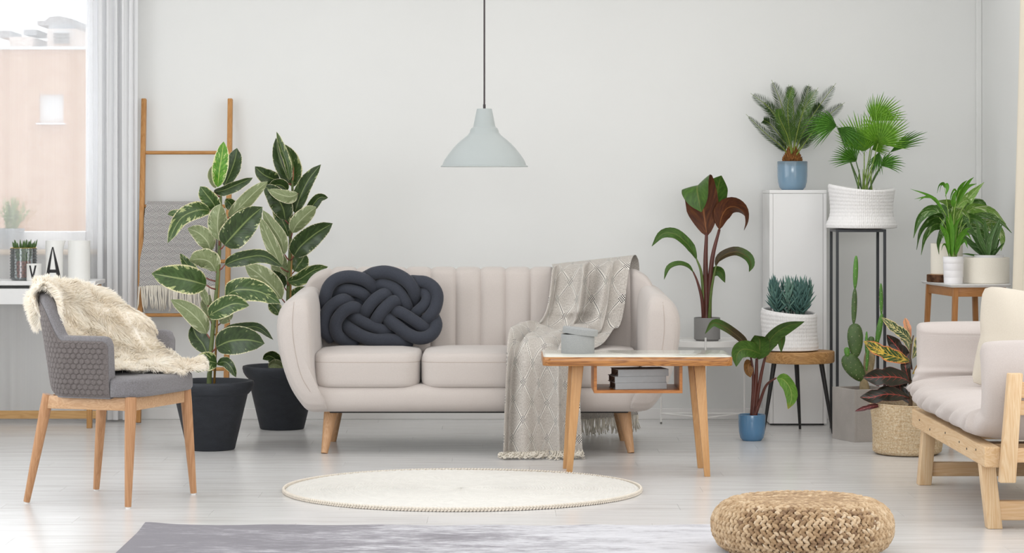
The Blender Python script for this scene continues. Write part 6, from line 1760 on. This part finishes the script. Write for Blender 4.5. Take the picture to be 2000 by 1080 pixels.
# near arm: upright post with cross slats, and the same at the far end
for Yc, nr in ((8.93, True), (10.585, False)):
    for xb, xt in ((1.762, 1.790), (2.33, 2.33)):
        tp = P(1977, 730, 8.9).z
        db.part('arm_post', flatleg((xb, Yc, .18), (xt, Yc, tp), (.056, .042), (.050, .042), .004), m_pine_z)
    for z0_, z1_ in ((.335 - .085 + .0, .30), (.475, .53), (.415, .465)):
        db.part('arm_slat', cub(1.80 if z0_ > .4 else 1.775, 2.33, Yc - .012, Yc + .012, z0_, z1_, .003), m_pine_x, smooth=False)
for yb_, zb2 in ((9.3, .26), (9.12, .275), (9.45, .27), (9.75, .275), (10.1, .255), (10.35, .27)):
    db.part('screw', lathe([(.004, 0), (.004, .002)], 8, (0, 0, 0), True, True).xf(Matrix.Translation((RX0 - .0005, yb_, zb2)) @ Matrix.Rotation(-PI / 2, 4, 'Y')), m_grey_metal)
# futon mattress: one padded sheet, rising at both ends
MX0, MX1 = 1.700, 2.40
path = spl([(9.115, .655), (9.075, .58), (9.06, .47), (9.10, .385), (9.22, .362), (9.6, .362), (10.0, .362), (10.30, .365), (10.43, .40), (10.475, .50), (10.485, .60), (10.475, .655)], 240)
pp2 = np.array(path); tg_ = np.gradient(pp2, axis=0); tg_ /= np.linalg.norm(tg_, axis=1, keepdims=True); nr2 = np.stack([-tg_[:, 1], tg_[:, 0]], 1)   # towards the seat side
def fut(U, V):
    i = np.clip(V * 240, 0, 240); i0 = np.clip(i.astype(int), 0, 239); t = i - i0
    py = pp2[i0, 0] * (1 - t) + pp2[i0 + 1, 0] * t; pz_ = pp2[i0, 1] * (1 - t) + pp2[i0 + 1, 1] * t
    ny = nr2[i0, 0]; nz_ = nr2[i0, 1]
    a = U * 2 * PI; n = 3.6; ce, se = np.cos(a), np.sin(a); den = (np.abs(ce) ** n + np.abs(se) ** n) ** (-1 / n)
    endt = np.clip(np.minimum(V, 1 - V) / .045, 0, 1); endf = np.sqrt(np.clip(1 - (1 - endt) ** 2, 0, 1))
    th_ = np.interp(V, [0, .1, .28, .35, .65, .75, .9, 1], [.066, .068, .066, .060, .060, .066, .072, .070])
    # pulled creases along the front edge of the seat and in the corners
    cr_ = np.clip((V - .24) / .06, 0, 1) * np.clip((.80 - V) / .06, 0, 1)
    front = np.clip(-ce, 0, 1) ** 2
    wr = cr_ * front * (.012 * np.sin(V * 108 + 3 * se + 1.5 * np.sin(V * 31)) + .009 * np.sin(V * 191 + 1.5 + 4 * se)) + .004 * cr_ * np.sin(V * 60 + ce * 9) * np.clip(se, 0, 1)
    bulge = -.034 * cr_ * np.clip(-ce, 0, 1) ** 1.5 * (1 - .35 * se)
    crease = -.016 * np.exp(-((V - .262) / .014) ** 2) - .020 * np.exp(-((V - .742) / .013) ** 2)
    hw = (MX1 - MX0) / 2
    X = (MX0 + MX1) / 2 + ce * den * hw * (.93 + .07 * endf) + bulge - front * wr * .8
    off = se * den * th_ * (.12 + .88 * endf) + (wr + crease) * np.clip(se, 0, 1)
    return X, py + ny * off, pz_ + nz_ * off
g = grid(fut, 96, 240, True, False)
g.f.append(tuple(range(95, -1, -1))); g.uv.append([(0, 0)] * 96); g.f.append(tuple(240 * 96 + k for k in range(96))); g.uv.append([(0, 0)] * 96)
db.part('mattress', g, m_futon, ang=None)
# linen cushion
def cushion(ctr, w, h, th_, M_, m, name, label):
    def fn(U, V):
        a = U * 2 * PI; n = 14.0; ce, se = np.cos(a), np.sin(a); den = (np.abs(ce) ** n + np.abs(se) ** n) ** (-1 / n)
        s = 1 - np.abs(2 * V - 1); rr_ = np.sin(np.clip(s, 0, 1) * PI / 2) ** .9
        xx2 = np.abs(ce * den * rr_); zz2 = np.abs(se * den * rr_); th2 = np.sign(V - .5) * (np.clip(1 - xx2 ** 2.4, 0, 1) * np.clip(1 - zz2 ** 2.4, 0, 1)) ** .62 * th_ / 2
        pin = 1 - .075 * (1 - np.abs(np.sin(2 * a))) * rr_
        x = ce * den * w / 2 * rr_ * pin; z = se * den * h / 2 * rr_ * pin
        y = th2 + .004 * np.sin(x * 40 + z * 23) * rr_
        return tuple(M_[i][0] * x + M_[i][1] * y + M_[i][2] * z + M_[i][3] for i in range(3))
    return solo(name, grid(fn, 72, 40, True), m, label, 'cushion', ang=None)
Mc = Matrix.Translation((2.085, 10.08, .612)) @ Matrix.Rotation(math.radians(-26), 4, 'Z') @ Matrix.Rotation(math.radians(-14), 4, 'X') @ Matrix.Rotation(math.radians(3), 4, 'Y')
cushion(None, .44, .40, .15, Mc, m_linen, 'linen_cushion', 'cream linen cushion leaning at the back of the pine daybed')
# ================= rubber plants =================
def bpot(T, c):
    T.part('pot', lathe([(.105, 0), (.111, .004), (.170, .255), (.175, .258), (.184, .268), (.194, .285), (.199, .305), (.197, .316), (.190, .318), (.184, .314), (.176, .295), (.170, .275)], 56, c), m_pot_black, ang=None)
    T.part('soil', lathe([(.174, .280), (.08, .286), (.001, .288)], 32, c, False), m_soil)
TT = [m_fic, m_fic_u]; DD = [m_fic_d, m_fic_u]; YY = [m_fic_y, m_fic_u]
def rubber(name, loc, label, D, stempts, leaves, stake=None, r=(.012, .010, .008, .006)):
    T = Thing(name, loc, label, 'plant', 'variegated rubber plants')
    bpot(T, loc)
    stem(T, stempts, list(r), m_stem_g, D, 'stem', 40, 10)
    if stake: stem(T, stake, .0055, m_stake, D, 'support_stake', 4, 8)
    sp_ = [Vector(q) for q in spl([P(p[0], p[1], D) for p in stempts], 60)]
    for L in leaves:
        pts, w, mats, k = L
        if k.pop('pet', True):
            b = P(pts[0][0], pts[0][1], D + (pts[0][2] if len(pts[0]) > 2 else 0))
            s = min((q for q in sp_ if q.z < b.z + .005), key=lambda q: (q - b).length + .6 * abs(q.z - (b.z - .03)), default=sp_[0])
            if .004 < (s - b).length < .16:
                T.part('petiole', tube([s, s.lerp(b, .5) + Vector((0, 0, -.004)), b], [.0042, .0035, .003], 7), m_petiole, ang=None)
        lf(T, pts, w, D, mats, prof='ficus', nl=16, nw=6, **dict(dict(fold=.28, wavy=.10), **k))
    return T
D = 11.85; c = P(412, 0, D)
LV1 = [
 ([(425, 366), (428, 335, -.01), (433, 305, -.01), (437, 276, 0)], 33, YY, dict(roll=.25, pet=False)),
 ([(438, 364, .02), (450, 338, .03), (459, 312, .04), (463, 289, .04)], 38, DD, dict(roll=-.2, pet=False)),
 ([(421, 368, .03), (415, 350, .04), (415, 335, .05), (423, 318, .05)], 20, [m_fic_u, m_fic_u], dict(roll=.4, pet=False)),
 ([(418, 375, -.02), (440, 370, -.06), (468, 358, -.09), (494, 347, -.10)], 26, DD, dict(roll=.55, curl=.5)),
 ([(424, 411), (416, 396, -.02), (402, 378, -.03), (391, 364, -.03)], 37, TT, dict(roll=-.3)),
 ([(410, 411, -.02), (385, 411, -.07), (352, 428, -.11), (327, 475, -.13)], 36, [m_fic, m_fic_u], dict(roll=.15, wavy=.2)),
 ([(372, 428, .05), (355, 420, .06), (340, 417, .07), (327, 419, .07)], 18, TT, dict(roll=.2, pet=False)),
 ([(428, 470, -.03), (425, 445, -.05), (426, 420, -.06), (431, 398, -.06)], 46, [m_fic, m_fic_u], dict(under=True, fold=.55, roll=.1)),
 ([(446, 424, .02), (468, 405, .0), (497, 376, -.02), (523, 354, -.03)], 30, [m_fic, m_fic_u], dict(under=True, roll=.2)),
 ([(438, 479, -.04), (455, 460, -.07), (485, 428, -.09), (513, 404, -.10)], 60, [m_fic_d, m_fic_u], dict(roll=.1)),
 ([(412, 492), (405, 472, -.03), (388, 455, -.04), (366, 446, -.04)], 38, [m_fic, m_fic_u], dict(under=True, roll=.1)),
 ([(390, 537, .04), (376, 527, .04), (362, 512, .04), (352, 495, .04)], 22, TT, dict(roll=.4)),
 ([(422, 530), (410, 512, -.03), (390, 506, -.05), (369, 509, -.06)], 46, [m_fic, m_fic_u], dict(under=True, roll=-.2)),
 ([(403, 557, -.04), (372, 548, -.10), (335, 541, -.13), (296, 534, -.14)], 58, [m_fic, m_fic_u], dict(roll=.12, wavy=.06)),
 ([(404, 652), (392, 630, -.03), (366, 605, -.05), (333, 585, -.06)], 38, [m_fic, m_fic_u], dict(under=True, roll=.15)),
 ([(407, 617, -.04), (430, 604, -.08), (458, 593, -.10), (487, 597, -.11)], 42, [m_fic, m_fic_u], dict(roll=-.15)),
 ([(404, 690), (396, 672, .02), (383, 655, .03), (375, 634, .03)], 40, DD, dict(roll=.2)),
 ([(422, 678, -.03), (450, 666, -.08), (485, 664, -.11), (517, 671, -.12)], 58, DD, dict(roll=-.1, wavy=.05)),
 ([(424, 710, -.03), (408, 706, -.07), (392, 712, -.09), (384, 728, -.09)], 40, TT, dict(roll=.35)),
 ([(424, 710, -.03), (440, 707, -.06), (452, 718, -.08), (461, 737, -.08)], 22, DD, dict(roll=-.3)),
 ([(439, 517, -.02), (470, 505, -.06), (515, 500, -.08), (553, 522, -.09)], 32, [m_fic_d, m_fic_u], dict(roll=.2)),
 ([(440, 578, -.02), (465, 566, -.06), (508, 570, -.08), (548, 593, -.09)], 48, TT, dict(roll=-.2)),
 ([(430, 632, .04), (438, 622, .05), (446, 618, .06), (452, 624, .06)], 26, [m_fic_u, m_fic_u], dict(roll=.1)),
 ([(406, 597, .03), (400, 580, .04), (395, 568, .04), (391, 556, .04)], 16, [m_fic_u, m_fic_u], dict(roll=.3)),
 ([(412, 628, .04), (404, 600, .05), (405, 585, .05), (411, 576, .05)], 26, [m_fic_u, m_fic_u], dict(roll=.2)),
 ([(440, 640, .08), (470, 640, .09), (505, 640, .08), (534, 664, .06)], 20, DD, dict(roll=-.3)),
 ([(441, 388, .04), (450, 398, .05), (456, 408, .05), (448, 420, .05)], 26, TT, dict(roll=.1, pet=False)),
]
rubber('rubber_plant', (c.x, D, 0), 'variegated rubber plant in a black pot between armchair and sofa, before the ladder', D, [(408, 760), (411, 700), (417, 630), (424, 560), (428, 500), (430, 440), (431, 400), (431, 366)], LV1, [(418, 760), (427, 560), (433, 400)])
D = 12.87; c = P(551, 0, D)
LV2 = [
 ([(566, 358), (556, 335, -.01), (545, 305, -.01), (539, 269, 0)], 32, DD, dict(roll=.15, pet=False)),
 ([(566, 352, -.03), (560, 320, -.04), (549, 288, -.04), (540, 257, -.03)], 20, TT, dict(roll=.5, fold=.6, pet=False)),
 ([(571, 366, .02), (574, 340, .03), (570, 312, .03), (557, 282, .03)], 38, TT, dict(roll=-.15, pet=False)),
 ([(545, 352, .0), (530, 348, -.03), (514, 340, -.05), (498, 325, -.06)], 34, DD, dict(roll=-.2)),
 ([(562, 372, .0), (550, 362, -.02), (536, 362, -.03), (522, 374, -.04)], 28, DD, dict(roll=-.1)),
 ([(582, 378, -.06), (568, 384, -.09), (548, 380, -.11), (522, 370, -.12)], 28, [m_fic, m_fic_u], dict(under=True, roll=.1)),
 ([(557, 430, -.02), (552, 405, -.04), (536, 380, -.06), (515, 361, -.06)], 44, DD, dict(roll=.05)),
 ([(564, 462, .0), (556, 440, -.01), (545, 418, -.02), (533, 398, -.02)], 32, TT, dict(roll=.3)),
 ([(576, 416, -.02), (584, 390, -.04), (602, 352, -.06), (627, 321, -.06)], 34, [m_fic_d, m_fic_u], dict(roll=-.15, fold=.4)),
 ([(571, 455, -.03), (580, 438, -.06), (602, 416, -.08), (618, 404, -.08)], 34, [m_fic, m_fic_u], dict(under=True, roll=.2)),
 ([(598, 418, -.02), (610, 402, -.03), (624, 386, -.04), (641, 386, -.04)], 22, DD, dict(roll=.1, pet=False)),
 ([(574, 500, -.03), (588, 480, -.06), (618, 455, -.08), (650, 436, -.09)], 46, [m_fic_d, m_fic_u], dict(roll=.05)),
 ([(556, 497, -.05), (548, 468, -.07), (530, 440, -.08), (513, 410, -.08)], 30, [m_fic, m_fic_u], dict(under=True, roll=.1)),
 ([(548, 522, -.07), (538, 495, -.09), (522, 460, -.10), (508, 424, -.10)], 28, [m_fic_u, m_fic_u], dict(roll=.2)),
 ([(562, 550, -.05), (585, 545, -.09), (612, 528, -.10), (641, 521, -.10)], 30, [m_fic, m_fic_u], dict(roll=.35)),
 ([(575, 530, .03), (582, 518, .03), (590, 508, .04), (596, 494, .04)], 40, TT, dict(roll=-.2)),
 ([(551, 584, -.05), (532, 560, -.08), (505, 535, -.10), (478, 517, -.10)], 46, [m_fic, m_fic_u], dict(under=True, roll=.1)),
 ([(556, 562, .02), (546, 550, .02), (536, 540, .02), (527, 529, .02)], 32, DD, dict(roll=.2)),
 ([(545, 616, .02), (540, 605, .02), (532, 597, .02), (525, 590, .02)], 26, TT, dict(roll=.3)),
 ([(570, 590, .03), (578, 580, .03), (588, 570, .03), (598, 560, .03)], 34, TT, dict(roll=.2)),
 ([(548, 712, .0), (536, 700, -.03), (524, 695, -.05), (513, 702, -.06)], 26, DD, dict(roll=.1)),
 ([(552, 718, .0), (540, 712, -.03), (530, 712, -.05), (524, 718, -.06)], 22, [m_fic_u, m_fic_u], dict(roll=.1)),
 ([(560, 540, .03), (548, 525, .04), (545, 505, .04), (548, 490, .04)], 36, [m_fic, m_fic_u], dict(under=True, roll=.2)),
]
t2 = rubber('rubber_plant', (c.x, D, 0), 'variegated rubber plant in a black pot standing behind the sofa\'s left arm', D, [(552, 735), (557, 660), (562, 600), (563, 560), (566, 500), (568, 440), (571, 390), (571, 352)], LV2, [(558, 735), (566, 600), (570, 480)])
stem(t2, [(570, 362), (572, 345), (574, 325)], [.004, .004, .0006], m_bud, D, 'bud_sheath', 8, 7)
